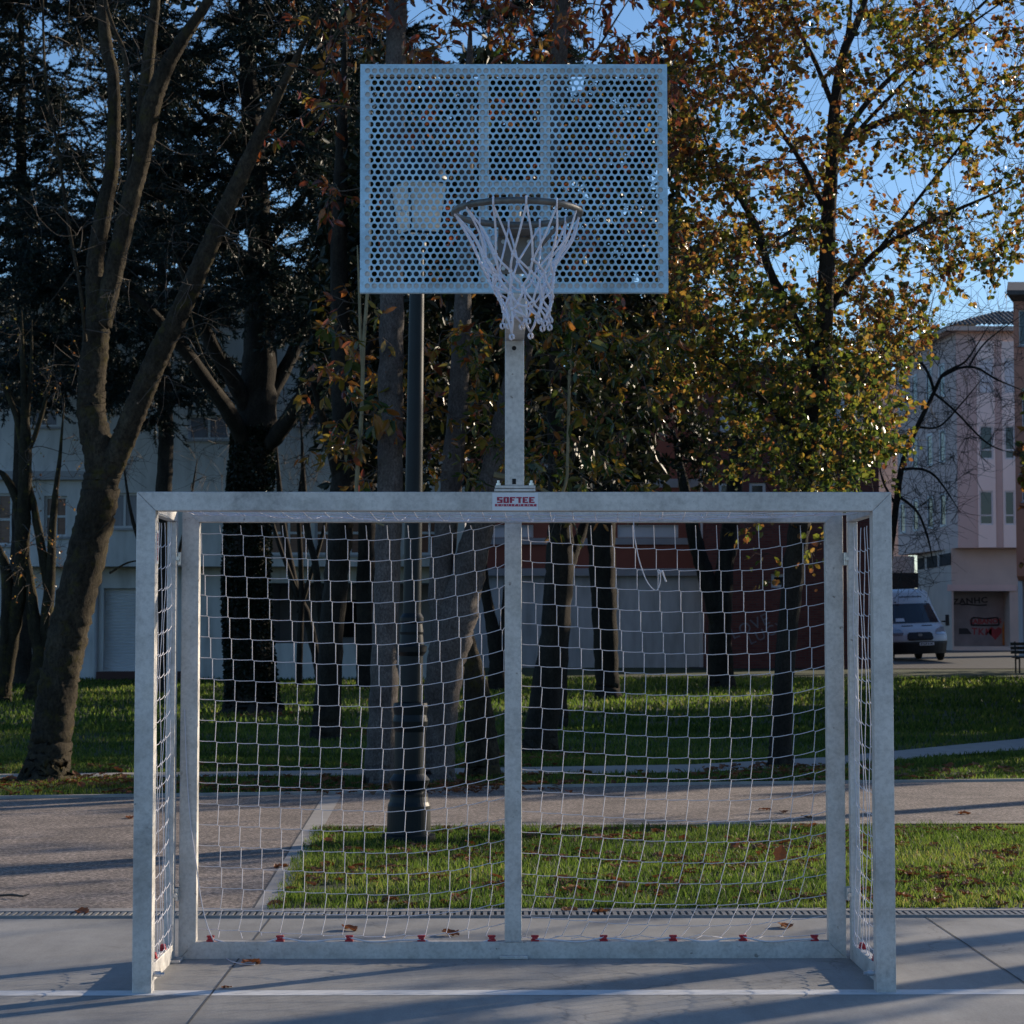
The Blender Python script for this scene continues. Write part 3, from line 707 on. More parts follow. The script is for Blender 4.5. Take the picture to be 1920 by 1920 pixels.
b = lam([(W(100), -.05), (W(100), .05), (W(82), .06), (W(80), zpx(1510)), (W(74), zpx(1503)), (W(70), zpx(1493)), (W(70), zpx(1488)), (W(58), zpx(1484)), (W(70), zpx(1470)), (W(76), zpx(1462)), (W(58), zpx(1450)),
         (W(57), zpx(1372)), (W(62), zpx(1366)), (W(66), zpx(1352)), (W(60), zpx(1340)), (W(66), zpx(1325)), (W(62), zpx(1318)), (W(42), zpx(1316))])
b.build('base', M['lamp'], lamp, smooth=False)
b = lam([(W(44), zpx(1316)+.002), (W(44), zpx(1230)), (W(56), zpx(1222)), (W(58), zpx(1212)), (W(46), zpx(1208)), (W(42), zpx(1190)), (W(44), zpx(1185)), (W(40), zpx(1170)), (W(44), zpx(1165)), (W(44), zpx(1158)),
         (W(34), zpx(1150)), (W(33), zpx(950)), (W(28), zpx(560)), (W(25), zpx(470)), (W(34), zpx(462)), (W(34), zpx(456)), (W(18), zpx(446))])
b.build('column', M['lamp'], lamp, smooth=False)
lz0, lz1 = zpx(440)+LP[2], zpx(345)+LP[2]; cx = P(786, 400, ly)[0]; hb, ht = wpx(70, ly)/2, wpx(96, ly)/2; ra = math.radians(27)
def lq(h, z): return [np.array([cx+h*(sx*math.cos(ra)-sy*math.sin(ra)), ly+h*(sx*math.sin(ra)+sy*math.cos(ra)), z]) for sx, sy in ((-1, -1), (1, -1), (1, 1), (-1, 1))]
Bq, Tq = lq(hb*.85, lz0), lq(ht*.85, lz1)
fr = MB()
for i in range(4):
    j = (i+1) % 4
    fr.tube([Bq[i], Tq[i]], .011, 6); fr.tube([Bq[i], Bq[j]], .011, 6); fr.tube([Tq[i], Tq[j]], .015, 6)
fr.tube([(cx, ly, lz0-.06), (cx, ly, lz0)], [.03, .05], 10)
lan = fr.build('lantern_frame', M['lamp'], lamp)
for i in range(4):
    j = (i+1) % 4; k = MB(); n_ = np.cross(Bq[j]-Bq[i], Tq[i]-Bq[i]); n_ /= np.linalg.norm(n_); v = [Bq[i], Bq[j], Tq[j], Tq[i]]
    k.add([p for p in v]+[p-n_*.004 for p in v], [(0, 1, 2, 3), (7, 6, 5, 4), (0, 4, 5, 1), (1, 5, 6, 2), (2, 6, 7, 3), (3, 7, 4, 0)]); k.build('pane', M['frost'], lan)
k = MB(); Rr = ht*1.18; zt = zpx(275)+LP[2]
k.lathe([(Rr, lz1), (Rr*1.02, lz1+.02), (Rr*.86, lz1+.10), (Rr*.55, lz1+(zt-lz1)*.62), (Rr*.32, lz1+(zt-lz1)*.72), (Rr*.30, zt-.05), (.03, zt), (.02, zt+.06), (.001, zt+.09)], (cx, ly, 0), 16)
k.build('roof', M['lamp'], lamp, smooth=True)

# end of a park bench cut by the right edge of the view
bp = G(1936, 1262); bch = empty('park_bench', tuple(bp), 'dark slatted bench at the far right edge of the lawn near the van', 'bench')
M['bench'] = simple('dark_bench_wood', [(.03,.026,.022), (.05,.042,.035)], .7, scale=6, stretch=(.3, 4, 4))
b = MB()
for i in range(4): b.bbox(bp+(-.55, -.22+i*.115, .43), bp+(1.2, -.13+i*.115, .465), .006)
b.build('seat', M['bench'], bch); b = MB()
for i in range(3): b.bbox(bp+(-.55, .27+i*.02, .55+i*.12), bp+(1.2, .30+i*.02, .64+i*.12), .006)
b.build('backrest', M['bench'], bch)
for x in (-.42, 1.05):
    b = MB(); b.tube([bp+(x, -.2, -.02), bp+(x, -.2, .43)], .025, 6); b.tube([bp+(x, .26, -.02), bp+(x, .26, .5), bp+(x, .34, .9)], .025, 6); b.tube([bp+(x, -.2, .41), bp+(x, .26, .41)], .02, 6); b.build('leg', M['lamp'], bch)
# ------------------------------------------------------------------ buildings
M['plaster_white'] = simple('white_render', [(.42,.415,.405), (.57,.57,.57), (.67,.67,.67)], .85, scale=1.6, stretch=(1.6,1.6,.35), bmp=.1, bscale=30, lo=.28, hi=.62)
M['plaster_grey'] = simple('grey_render', [(.34,.34,.36), (.42,.42,.44)], .85, scale=1.5)
M['plaster_mauve'] = simple('mauve_render', [(.54,.415,.385), (.61,.47,.435)], .85, scale=1.)
M['plaster_beige'] = simple('beige_render', [(.46,.38,.34), (.55,.46,.41)], .85, scale=1.)
M['plaster_pink'] = simple('pink_bay_render', [(.84,.70,.65), (.88,.75,.70)], .85, scale=1.)
M['plaster_orange'] = simple('terracotta_render', [(.48,.22,.15), (.56,.26,.18)], .85, scale=1.)
M['redband'] = simple('red_brown_render', [(.24,.075,.05), (.30,.095,.065)], .85, scale=1.)
M['winframe'] = simple('white_window_frame', [(.60,.61,.63)], .5)
M['shutter'] = simple('pale_roller_shutter', [(.62,.63,.66), (.70,.71,.74)], .6, scale=2)
M['step'] = simple('dark_red_step', [(.08,.035,.03)], .8)
m, nt, bs = new_mat('window_glass'); bs.inputs['Base Color'].default_value = (.03, .035, .045, 1); bs.inputs['Roughness'].default_value = .06; bs.inputs['Specular IOR Level'].default_value = .8; M['glass'] = m
M['curtain'] = simple('curtained_pane', [(.14,.15,.19), (.24,.25,.30)], .3, scale=6, stretch=(6, 1, .2))
M['redpane'] = simple('blind_behind_pane', [(.12,.05,.035), (.20,.09,.06)], .3, scale=3, stretch=(1, 1, 8))
def brick():
    m, nt, bs = new_mat('red_brick'); tc = nt.nodes.new('ShaderNodeTexCoord'); mp = nt.nodes.new('ShaderNodeMapping'); mp.inputs['Rotation'].default_value = (math.pi/2, 0, 0)
    b = nt.nodes.new('ShaderNodeTexBrick'); b.inputs['Scale'].default_value = 1; b.inputs['Brick Width'].default_value = .25; b.inputs['Row Height'].default_value = .075; b.inputs['Mortar Size'].default_value = .008
    b.inputs['Color1'].default_value = (.12, .032, .028, 1); b.inputs['Color2'].default_value = (.17, .05, .04, 1); b.inputs['Mortar'].default_value = (.10, .07, .065, 1)
    nt.links.new(tc.outputs['Object'], mp.inputs[0]); nt.links.new(mp.outputs[0], b.inputs[0]); nt.links.new(b.outputs[0], bs.inputs['Base Color']); bs.inputs['Roughness'].default_value = .9; return m
M['brick'] = brick()
M['tile'] = simple('grey_roof_tile', [(.06,.055,.055), (.12,.11,.105)], .8, scale=6)

def facade(x0, x1, z0, z1, Y, holes, depth=.18, th=.3):
    "wall facing the court, with real openings; holes are (xa, za, xb, zb)"
    b = MB(); xs = sorted({x0, x1, *[h[0] for h in holes], *[h[2] for h in holes]}); zs = sorted({z0, z1, *[h[1] for h in holes], *[h[3] for h in holes]})
    for xa, xb in zip(xs[:-1], xs[1:]):
        for za, zb in zip(zs[:-1], zs[1:]):
            cx, cz = (xa+xb)/2, (za+zb)/2
            if any(h[0] < cx < h[2] and h[1] < cz < h[3] for h in holes): continue
            b.add([(xa, Y, za), (xb, Y, za), (xb, Y, zb), (xa, Y, zb)], [(0, 1, 2, 3)])
    for xa, za, xb, zb in holes:
        b.add([(xa, Y, za), (xb, Y, za), (xb, Y, zb), (xa, Y, zb), (xa, Y+depth, za), (xb, Y+depth, za), (xb, Y+depth, zb), (xa, Y+depth, zb)], [(0, 4, 5, 1), (1, 5, 6, 2), (2, 6, 7, 3), (3, 7, 4, 0)])
    return b
def pxrect(a, Y):
    p = P(a[0], a[3], Y); q = P(a[2], a[1], Y); return (p[0], p[2], q[0], q[2])
def window(parent, r, Y, depth=.16, pane='curtain', nx=2, nz=1, fw=.06, sill=True, zsplit=None):
    xa, za, xb, zb = r; b = MB(); y0, y1 = Y+depth-.06, Y+depth
    b.box((xa, y0, za), (xa+fw, y1, zb)); b.box((xb-fw, y0, za), (xb, y1, zb)); b.box((xa+fw, y0, za), (xb-fw, y1, za+fw)); b.box((xa+fw, y0, zb-fw), (xb-fw, y1, zb))
    for i in range(1, nx): x = xa+(xb-xa)*i/nx; b.box((x-fw/2, y0+.003, za+fw), (x+fw/2, y1-.003, zb-fw))
    for i in range(1, nz):
        z = za+(zb-za)*(i/nz if zsplit is None else zsplit); b.box((xa+fw, y0+.005, z-fw/2), (xb-fw, y1-.005, z+fw/2))
    f = b.build('window', M['winframe'], parent)
    k = MB(); k.add([(xa+.01, y1-.015, za+.01), (xb-.01, y1-.015, za+.01), (xb-.01, y1-.015, zb-.01), (xa+.01, y1-.015, zb-.01)], [(0, 1, 2, 3)]); k.build('pane', M[pane], f)
    if sill: k = MB(); k.box((xa-.06, Y-.07, za-.06), (xb+.06, Y+depth-.062, za-.002)); k.build('sill', M['plaster_grey'], f)
def shell(b, x0, x1, z0, z1, Y, D=9):
    b.add([(x0, Y, z0), (x1, Y, z0), (x1, Y, z1), (x0, Y, z1), (x0, Y+D, z0), (x1, Y+D, z0), (x1, Y+D, z1), (x0, Y+D, z1)], [(1, 5, 6, 2), (4, 0, 3, 7), (3, 2, 6, 7), (5, 4, 7, 6)])

# white building at left
KY = 46.; zt = P(300, 560, KY)[2]; zmid = P(300, 1062, KY)[2]; zg = gz(KY)-.3; xk0 = P(-500, 900, KY)[0]; xk1 = P(872, 900, KY)[0]
K = empty('apartment_building', (P(300, 1275, KY)[0], KY, gz(KY)), 'white rendered building behind the trees at left with a roller shutter and dark porch', 'building')
wins = [((203,924,262,990), 'curtain', 2, 1), ((352,778,430,824), 'curtain', 2, 1), ((-30,925,44,1022), 'redpane', 3, 2), ((82,930,126,1006), 'redpane', 2, 2), ((500,958,582,1040), 'redpane', 2, 2), ((590,958,690,1040), 'redpane', 3, 2), ((760,958,850,1040), 'redpane', 2, 2),
        ((40,690,110,800), 'curtain', 2, 1), ((560,690,640,800), 'curtain', 2, 1), ((700,690,780,800), 'curtain', 2, 1)]
rs = [pxrect(w_[0], KY) for w_ in wins]
facade(xk0, xk1, zmid, zt, KY, rs).build('upper_wall', M['plaster_white'], K)
b = MB(); shell(b, xk0, xk1, zg, zt, KY+.7); b.add([(xk0, KY, zmid), (xk1, KY, zmid), (xk1, KY+.7, zmid), (xk0, KY+.7, zmid)], [(0, 1, 2, 3)]); b.add([(xk1, KY, zmid), (xk1, KY+.7, zmid), (xk1, KY+.7, zt), (xk1, KY, zt)], [(0, 1, 2, 3)]); b.box((xk0, KY-.3, zt), (xk1+.3, KY+9.8, zt+.25)); b.build('roof_slab', M['plaster_grey'], K)
for w_, r in zip(wins, rs): window(K, r, KY, pane=w_[1], nx=w_[2], nz=w_[3])
GY = KY+.7; sh = pxrect((193,1103,330,1257), GY); po = pxrect((503,1093,868,1206), GY); gw = pxrect((38,1118,60,1206), GY)
facade(xk0, xk1, zg, zmid, GY, [sh, po, gw], depth=.35).build('ground_floor_wall', M['plaster_white'], K)
b = MB(); n = 26
for i in range(n): z = sh[1]+(sh[3]-sh[1])*i/n; h = (sh[3]-sh[1])/n; b.add([(sh[0], GY+.22, z), (sh[2], GY+.22, z), (sh[2], GY+.19, z+h*.75), (sh[0], GY+.19, z+h*.75), (sh[2], GY+.225, z+h), (sh[0], GY+.225, z+h)], [(0, 1, 2, 3), (3, 2, 4, 5)])
b.build('roller_shutter', M['shutter'], K); window(K, gw, GY, pane='redpane', nx=1)
b = MB(); a = P(180, 1278, GY-.9); c = P(335, 1257, GY-.9); b.box((a[0], GY-.9, zg), (c[0], GY-.003, sh[1]-.02)); b.build('step', M['step'], K)
b = MB(); xa, za, xb, zb = po; b.add([(xa, GY+.35, za), (xb, GY+.35, za), (xb, GY+.35, zb), (xa, GY+.35, zb), (xa, GY+3, za), (xb, GY+3, za), (xb, GY+3, zb), (xa, GY+3, zb)], [(0, 4, 5, 1), (1, 5, 6, 2), (2, 6, 7, 3), (3, 7, 4, 0), (4, 7, 6, 5)]); b.build('porch', M['plaster_grey'], K)
b = MB()
for i in range(9): x = xa+1.2+i*.13; b.tube([(x, GY+2.9, za+.2), (x, GY+2.9, zb-.45)], .012, 4)
b.box((xa+1.1, GY+2.93, za+.15), (xa+2.4, GY+2.95, zb-.4)); b.build('barred_window', M['dark'], K)
b = MB(); a = P(-200, 900, KY); c = P(178, 884, KY); b.box((a[0], KY-.18, a[2]), (c[0], KY-.003, c[2])); b.build('ledge', M['plaster_grey'], K)
b = MB(); x = P(181, 1200, GY)[0]; b.tube([(x, GY-.06, zg), (x, GY-.06, zmid-.02)], .05, 8); b.build('downpipe', M['plaster_grey'], K)

# low white and red building in the middle, and the brick block at its right end
LY = 59.; zl = gz(LY)-.3; xl0, xl1 = P(850, 900, LY)[0], P(1322, 900, LY)[0]; zz = lambda py: P(1100, py, LY)[2]
L = empty('long_building', (P(1100, 1250, LY)[0], LY, gz(LY)), 'long building with a white ground floor and red upper band behind the goal', 'building')
b = MB(); b.add([(xl0, LY, zl), (xl1, LY, zl), (xl1, LY, zz(1080)), (xl0, LY, zz(1080))], [(0, 1, 2, 3)]); shell(b, xl0, xl1, zl, zz(700), LY+.02); b.build('white_wall', M['plaster_white'], L)
sh = [pxrect((1158,984,1272,1008), LY), pxrect((880,984,1000,1008), LY), pxrect((1020,840,1120,900), LY)]
facade(xl0, xl1, zz(1066), zz(700), LY, sh).build('red_wall', M['redband'], L)
for r in sh: window(L, r, LY, .1, 'shutter', 1, 1, .05, sill=False)
b = MB(); b.box((xl0, LY-.22, zz(1080)), (xl1, LY+.02, zz(1066))); b.box((xl0, LY-.08, zz(1021)), (xl1, LY-.003, zz(1009))); b.box((xl0, LY-.06, zz(914)), (xl1, LY-.003, zz(898))); b.build('ledge', M['plaster_grey'], L)
b = MB(); b.box((xl0-.2, LY-.4, zz(700)), (xl1, LY+9, zz(690))); b.build('roof', M['tile'], L)
b = MB(); x = P(1317, 1200, LY)[0]; b.tube([(x, LY-.1, zz(1257)), (x, LY-.1, zz(1150))], .11, 8); b.tube([(x+.1, LY-.12, zz(1075)), (x+.1, LY-.12, zz(880))], .16, 8); b.build('downpipe', M['shutter'], L)
BYY = 57.6; xb0, xb1 = P(1324, 900, BYY)[0], P(1648, 900, BYY)[0]; zb_ = gz(BYY)-.3; zq = lambda py: P(1400, py, BYY)[2]
Bk = empty('brick_building', (P(1480, 1255, BYY)[0], BYY, gz(BYY)), 'dark red brick block with chalk graffiti at the right end of the long building', 'building')
ws = [((1350,742,1436,810), 'shutter', 1), ((1348,905,1378,945), 'glass', 1), ((1405,905,1436,945), 'glass', 1), ((1446,1076,1474,1102), 'glass', 1), ((1560,742,1620,810), 'shutter', 1), ((1520,905,1600,960), 'glass', 2)]
rs = [pxrect(w_[0], BYY) for w_ in ws]
o = facade(xb0, xb1, zb_, zq(690), BYY, rs); shell(o, xb0, xb1, zb_, zq(690), BYY, 10); o.build('wall', M['brick'], Bk)
for w_, r in zip(ws, rs): window(Bk, r, BYY, .12, w_[1], w_[2], 1, .09, sill=False)
b = MB(); b.box((xb0-.3, BYY-.4, zq(690)), (xb1+.3, BYY+10, zq(681))); b.build('roof', M['tile'], Bk)
M['chalk'] = simple('chalk_paint', [(.15,.12,.13), (.24,.24,.27)], .9, scale=8)
for t, px, py, rot, s in (('ILOVE', 1402, 1177, .42, .5), ('LUCY', 1437, 1187, .40, .46)):
    vt, ft = text_mesh(t, s, 1.1); p = P(px, py, BYY); c, s_ = math.cos(rot), math.sin(rot)
    b = MB(); b.add(np.stack([p[0]+vt[:, 0]*c-vt[:, 1]*s_, np.full(len(vt), BYY-.006), p[2]+vt[:, 0]*s_+vt[:, 1]*c], -1), ft); b.build('graffiti', M['chalk'], Bk)

# beige apartment corner at right
MY = 88.; d0 = MY-CAMP[1]; zm = lambda py, Y=MY: P(1840, py, Y)[2]; xm = lambda px, Y=MY: P(px, 900, Y)[0]
C = empty('apartment_building', (xm(1850), MY, gz(MY)), 'beige four storey corner building at right with white window bays and tiled roof', 'building')
x0 = xm(1795); x1 = xm(2060); xs0, ys0 = x0, MY; xs1, ys1 = xm(1683, 97.6), 97.6; zt = zm(640); zo = zm(1027); ztop = zm(615)
bays = [(1833, 1866), (1880, 1907), (1922, 1952)]; rows = [(671, 736), (798, 861), (920, 984)]
b = MB(); e = [x0]
for a, c in bays: e += [xm(a), xm(c)]
e.append(x1)
for i in range(0, len(e), 2): b.add([(e[i], MY, zo), (e[i+1], MY, zo), (e[i+1], MY, zt), (e[i], MY, zt)], [(0, 1, 2, 3)])
b.add([(x0, MY, zt), (x1, MY, zt), (x1, MY, ztop), (x0, MY, ztop)], [(0, 1, 2, 3)])
n = (xs1-xs0, ys1-ys0); Ls = math.hypot(*n); u = np.array(n)/Ls
b.add([(x0, MY, zo), (x0, MY, ztop), (xs1, ys1, ztop), (xs1, ys1, zo), (x1, ys1, ztop), (x1, ys1, zo), (x1, MY, zo), (x1, MY, ztop)], [(0, 1, 2, 3), (3, 2, 4, 5), (5, 4, 7, 6), (0, 3, 5, 6)])
b.build('wall', M['plaster_mauve'], C)
for a, c in bays:
    r = [pxrect((a+4, q[0], c-4, q[1]), MY-.08) for q in rows]
    bo = facade(xm(a), xm(c), zo+.01, zt, MY-.08, r, .12); bo.add([(xm(a), MY-.08, zo), (xm(a), MY, zo), (xm(a), MY, zt), (xm(a), MY-.08, zt)], [(0, 1, 2, 3)]); bay = bo.build('window_bay', M['plaster_pink'], C)
    for i, rr in enumerate(r): window(C, rr, MY-.08, .1, 'glass' if i else 'shutter', 1, 2, .07, sill=False, zsplit=.28)
nn = np.array([-u[1], u[0]])
for fl in range(3):
    za, zb2 = zm(rows[fl][1]), zm(rows[fl][0])
    for k in (1.6, 3.6, 6.0, 8.2):
        q = np.array([xs0, ys0])+u*k; k2 = q+u*.9; b = MB(); o_ = nn*.05; i_ = nn*.003
        for (s0, s1, g0, g1) in ((0, .08, 0, 1), (.82, .9, 0, 1), (.08, .82, 0, .07), (.08, .82, .93, 1)):
            A = q+u*s0; B_ = q+u*s1; Z0 = za+(zb2-za)*g0; Z1 = za+(zb2-za)*g1
            b.add([(*(A+i_), Z0), (*(B_+i_), Z0), (*(B_+o_), Z0), (*(A+o_), Z0), (*(A+i_), Z1), (*(B_+i_), Z1), (*(B_+o_), Z1), (*(A+o_), Z1)], [(0, 1, 2, 3), (4, 7, 6, 5), (3, 2, 6, 7), (0, 3, 7, 4), (1, 5, 6, 2)])
        f = b.build('window', M['winframe'], C); b = MB(); A = q+u*.06+nn*.012; B_ = q+u*.84+nn*.012
        b.add([(*A, za+.05), (*B_, za+.05), (*B_, zb2-.05), (*A, zb2-.05)], [(0, 1, 2, 3)]); b.build('pane', M['glass'], f)
b = MB(); a = P(1626, 900, 103.); c = P(1700, 700, 103.); b.box((a[0], 103., gz(100)-.5), (c[0], 108., c[2])); b.build('rear_wing', M['plaster_beige'], C)
# roof: hipped, with courses of tiles
ze = ztop; xr0 = x0-.55; yr0 = MY-.5; rise = zm(565)-zm(617); b = MB(); nx, nrw = 46, 14
hx1 = xm(1912)
for i in range(nrw):
    t0, t1 = i/nrw, (i+1)/nrw; ya, yb2 = yr0+4.5*t0, yr0+4.5*t1; za, zb2 = ze+rise*t0+.05, ze+rise*t1+.05+.03
    xa, xc = xr0+(hx1-xr0)*t0, xr0+(hx1-xr0)*t1; m_ = int((x1+1-xa)/.22)
    for j in range(m_):
        xx = xa+j*.22; pts = [(xx, ya, za), (xx+.055, ya, za+.06), (xx+.11, ya, za+.075), (xx+.165, ya, za+.06), (xx+.22, ya, za)]
        b.add([*pts, *[(max(p[0], xc), yb2, p[2]-za+zb2-.03) for p in pts]], [(k, k+1, k+6, k+5) for k in range(4)])
eb = (xs1-.5, ys1); b.add([(xr0, yr0, ze+.02), (hx1, yr0+4.5, ze+rise+.05), (hx1, ys1, ze+rise+.05), (eb[0], eb[1], ze+.02)], [(0, 1, 2, 3)])
b.build('roof', M['tile'], C)
b = MB(); b.box((xr0, yr0, ze-.18), (x1+.5, MY-.003, ze+.02)); b.add([(xr0, yr0, ze-.18), (xr0, yr0, ze+.02), (eb[0], eb[1], ze+.02), (eb[0], eb[1], ze-.18), (x0, MY, ze-.18), (xs1, ys1, ze-.18)], [(0, 1, 2, 3), (0, 3, 5, 4)]); b.build('cornice', M['plaster_beige'], C)
# recessed ground floor with the graffiti door
GY2 = MY+.7; zg2 = gz(MY)-.4; xg0 = xm(1782, GY2); dr_ = pxrect((1789,1108,1893,1212), GY2)
bo = facade(xg0, x1, zg2, zo, GY2, [dr_], 1.1); xq, yq = xm(1718, 97.), 97.; bo.add([(xg0, GY2, zg2), (xg0, GY2, zo), (xq, yq, zo), (xq, yq, zg2)], [(0, 1, 2, 3)]); bo.build('ground_floor_wall', M['plaster_beige'], C)
b = MB(); b.box((dr_[0]-.3, GY2-.08, dr_[3]), (dr_[2]+.3, GY2-.003, dr_[3]+.28)); b.build('lintel', M['plaster_mauve'], C)
b = MB(); b.add([(dr_[0], GY2+1.1, dr_[1]), (dr_[2], GY2+1.1, dr_[1]), (dr_[2], GY2+1.1, dr_[3]), (dr_[0], GY2+1.1, dr_[3])], [(0, 1, 2, 3)]); M['door_grey'] = simple('grubby_grey_door', [(.16,.15,.155), (.24,.225,.225)], .8, scale=1.5); gd = b.build('garage_door', M['door_grey'], C)
M['paint_red'] = simple('red_spray_paint', [(.20,.03,.035), (.30,.03,.04)], .7, scale=3); M['paint_black'] = simple('black_spray_paint', [(.02,.02,.025)], .7); M['paint_orange'] = simple('orange_spray_paint', [(.35,.13,.02)], .7)
GP = GY2+1.09
def gtext(t, px, py, s, mat, rot=0, sp=1., wide=1.):
    vt, ft = text_mesh(t, s, sp, .012); p = P(px, py, GP); b = MB(); c, q = math.cos(rot), math.sin(rot); vx = vt[:, 0]*wide
    b.add(np.stack([p[0]+vx*c-vt[:, 1]*q, np.full(len(vt), GP), p[2]+vx*q+vt[:, 1]*c], -1), ft); b.build('graffiti', mat, gd)
gtext('SABANOS', 1848, 1165.5, .30, M['paint_red'], .03, 1., 1.1); gtext('TKM', 1841, 1185, .42, M['paint_red'], -.05, 1.2); gtext('ZANHC', 1819, 1127, .36, M['paint_black'], .06, 1.1, 1.2)
def gline(pts, w_, mat):
    b = MB(); q = [P(x, y, GP-.004) for x, y in pts]; b.tube(spline(q, 4), w_, 4); b.build('graffiti', mat, gd)
gline([(1822,1173),(1821,1162),(1828,1158),(1848,1160),(1868,1158),(1872,1163),(1873,1172)], .035, M['paint_black']); gline([(1822,1172),(1848,1172.5),(1872,1172)], .04, M['paint_black'])
gline([(1801,1134),(1812,1133),(1835,1135),(1850,1134)], .03, M['paint_black'])
b = MB(); p = P(1866, 1187, GP); h = [(0, -.32), (.30, .02), (.30, .2), (.16, .28), (0, .17), (-.16, .28), (-.30, .2), (-.30, .02)]; b.add([(p[0]+x, GP, p[2]+z) for x, z in h], [[*range(8)]]); b.build('graffiti', M['paint_red'], gd)
b = MB(); a = P(1798, 1189, GP); c = P(1818, 1178, GP); b.add([(a[0], GP, a[2]), (c[0]+.1, GP, a[2]), (c[0]-.1, GP, c[2]), (a[0], GP, c[2])], [(0, 1, 2, 3)]); b.build('graffiti', M['paint_black'], gd)
b = MB(); a = P(1879, 1210, GP); b.add([(P(x, y, GP)[0], GP, P(x, y, GP)[2]) for x, y in ((1880,1210),(1892,1210),(1893,1186),(1900,1180),(1896,1172),(1890,1160),(1882,1166),(1879,1178))], [[*range(8)]]); b.build('graffiti', M['paint_orange'], gd)
for k, (pa, pb) in enumerate(((1724, 1737), (1742, 1761), (1766, 1786))):
    f0_ = lambda px: np.array([xg0, GY2])+(np.array([xq, yq])-np.array([xg0, GY2]))*np.clip((1782-px)/(1782-1718), -.02, 1)
    A, B_ = f0_(pb-4), f0_(pa-4); o_ = np.array([-.03, -.004]); z0_, z1_ = zo-.75, zo-.2
    b = MB(); b.add([(*(A+o_), z0_), (*(B_+o_), z0_), (*(B_+o_), z1_), (*(A+o_), z1_)], [(0, 1, 2, 3)]); b.build('vent', M['dark'], C)
b = MB(); a = P(1640, 1102, 84.); c = P(1722, 1074, 84.); b.box((a[0], 84., a[2]), (c[0], 87.5, c[2])); b.build('canopy', M['dark'], C)
b = MB(); a = P(1630, 1230, 93.); c = P(1715, 1102, 93.); b.box((a[0], 93., gz(93)-.5), (c[0], 93.3, c[2]+1.5)); b.build('yard_wall', M['plaster_beige'], C)
# terracotta building at the right edge of the view
NY = 70.; zn = lambda py: P(1910, py, NY)[2]; xn = lambda px: P(px, 900, NY)[0]
Nb = empty('apartment_building', (xn(1960), NY, gz(NY)), 'terracotta rendered building just entering the view at the right edge', 'building')
rs = [pxrect(q, NY) for q in ((1911,580,1935,648),(1917,728,1945,800),(1917,848,1945,940))]
xb4, xb5 = P(1907, 900, NY+8)[0], P(1889, 900, NY+8)[0]
o = facade(xn(1904), xn(2150), zn(1080), zn(565), NY, rs)
o.add([(xn(1904), NY, zn(1080)), (xn(2150), NY, zn(1080)), (xn(2150), NY+8, zn(1080)), (xb4, NY+8, zn(1080)), (xn(1904), NY, zn(565)), (xn(2150), NY, zn(565)), (xn(2150), NY+8, zn(565)), (xb4, NY+8, zn(565))], [(0, 1, 2, 3), (0, 3, 7, 4), (3, 2, 6, 7), (4, 5, 6, 7)]); o.build('wall', M['plaster_orange'], Nb)
for r in rs: window(Nb, r, NY, .15, 'glass', 1, 1, .06)
b = MB(); b.add([(xn(1886), NY-.5, zn(548)), (xn(2150), NY-.5, zn(548)), (xn(2150), NY+2.5, zn(508)), (xn(1925), NY+2.5, zn(508)), (xb5, NY+8, zn(548)), (xn(1886), NY-.5, zn(556)), (xn(2150), NY-.5, zn(556)), (xb5, NY+8, zn(556))], [(0, 1, 2, 3), (0, 3, 4), (5, 6, 1, 0), (5, 0, 4, 7)]); b.add([(xn(1886), NY-.5, zn(556)), (xn(2150), NY-.5, zn(556)), (xn(2150), NY+.1, zn(566)), (xn(1904), NY+.1, zn(566))], [(3, 2, 1, 0)]); b.build('roof', M['tile'], Nb)
b = MB(); b.box((P(1912, 900, NY+7)[0], NY+6.8, gz(NY)-.4), (xn(2150), NY+7.5, zn(1080)-.003)); b.build('ground_floor_wall', M['plaster_grey'], Nb)

# ------------------------------------------------------------------ white van
M['van'] = simple('white_van_paint', [(.62,.64,.68), (.68,.70,.73)], .3, scale=2); M['vplastic'] = simple('black_bumper_plastic', [(.018,.019,.021), (.03,.03,.032)], .6, scale=8)
M['tyre'] = simple('tyre_rubber', [(.015,.015,.016)], .85); M['hub'] = simple('wheel_cover', [(.3,.3,.31)], .4, .6)
m, nt, bs = new_mat('headlight_lens'); bs.inputs['Base Color'].default_value = (.45, .47, .5, 1); bs.inputs['Roughness'].default_value = .1; bs.inputs['Metallic'].default_value = .5; M['lens'] = m
VY = 67.; vc = P(1728, 1243, VY); vz = gz(VY)+.02
van = empty('parked_van', (vc[0], VY, vz), 'white high roofed delivery van parked facing the court beside the graffiti door', 'van')
HW = [(.28, .97, .10), (.55, 1.0, .0), (.80, 1.02, .0), (1.0, 1.01, .08), (1.18, .99, .28), (1.32, .97, .62), (2.02, .80, 1.25), (2.20, .78, 1.36), (2.50, .72, 1.62), (2.60, .55, 1.95)]
zs_ = [h[0] for h in HW]
def vw(z): return np.interp(z, zs_, [h[1] for h in HW])
def vf(z): return np.interp(z, zs_, [h[2] for h in HW])
def vp(s, z, off=0.): hw = vw(z); return (s*hw, vf(z)+.30*abs(s)**3-off, z)
def vpanel(poly, off, n=6):
    "panel following the front of the van; poly rows of (s_left, s_right, z)"
    v = []; 
    for sl_, sr_, z in poly: v += [vp(sl_+(sr_-sl_)*i/n, z, off) for i in range(n+1)]
    f = [(r*(n+1)+i, r*(n+1)+i+1, (r+1)*(n+1)+i+1, (r+1)*(n+1)+i) for r in range(len(poly)-1) for i in range(n)]; return v, f
VL = 5.6; ro = 1.9*math.pi/180; VM = Matrix.Rotation(-ro, 3, 'Y')@Matrix.Rotation(.03, 3, 'Z')
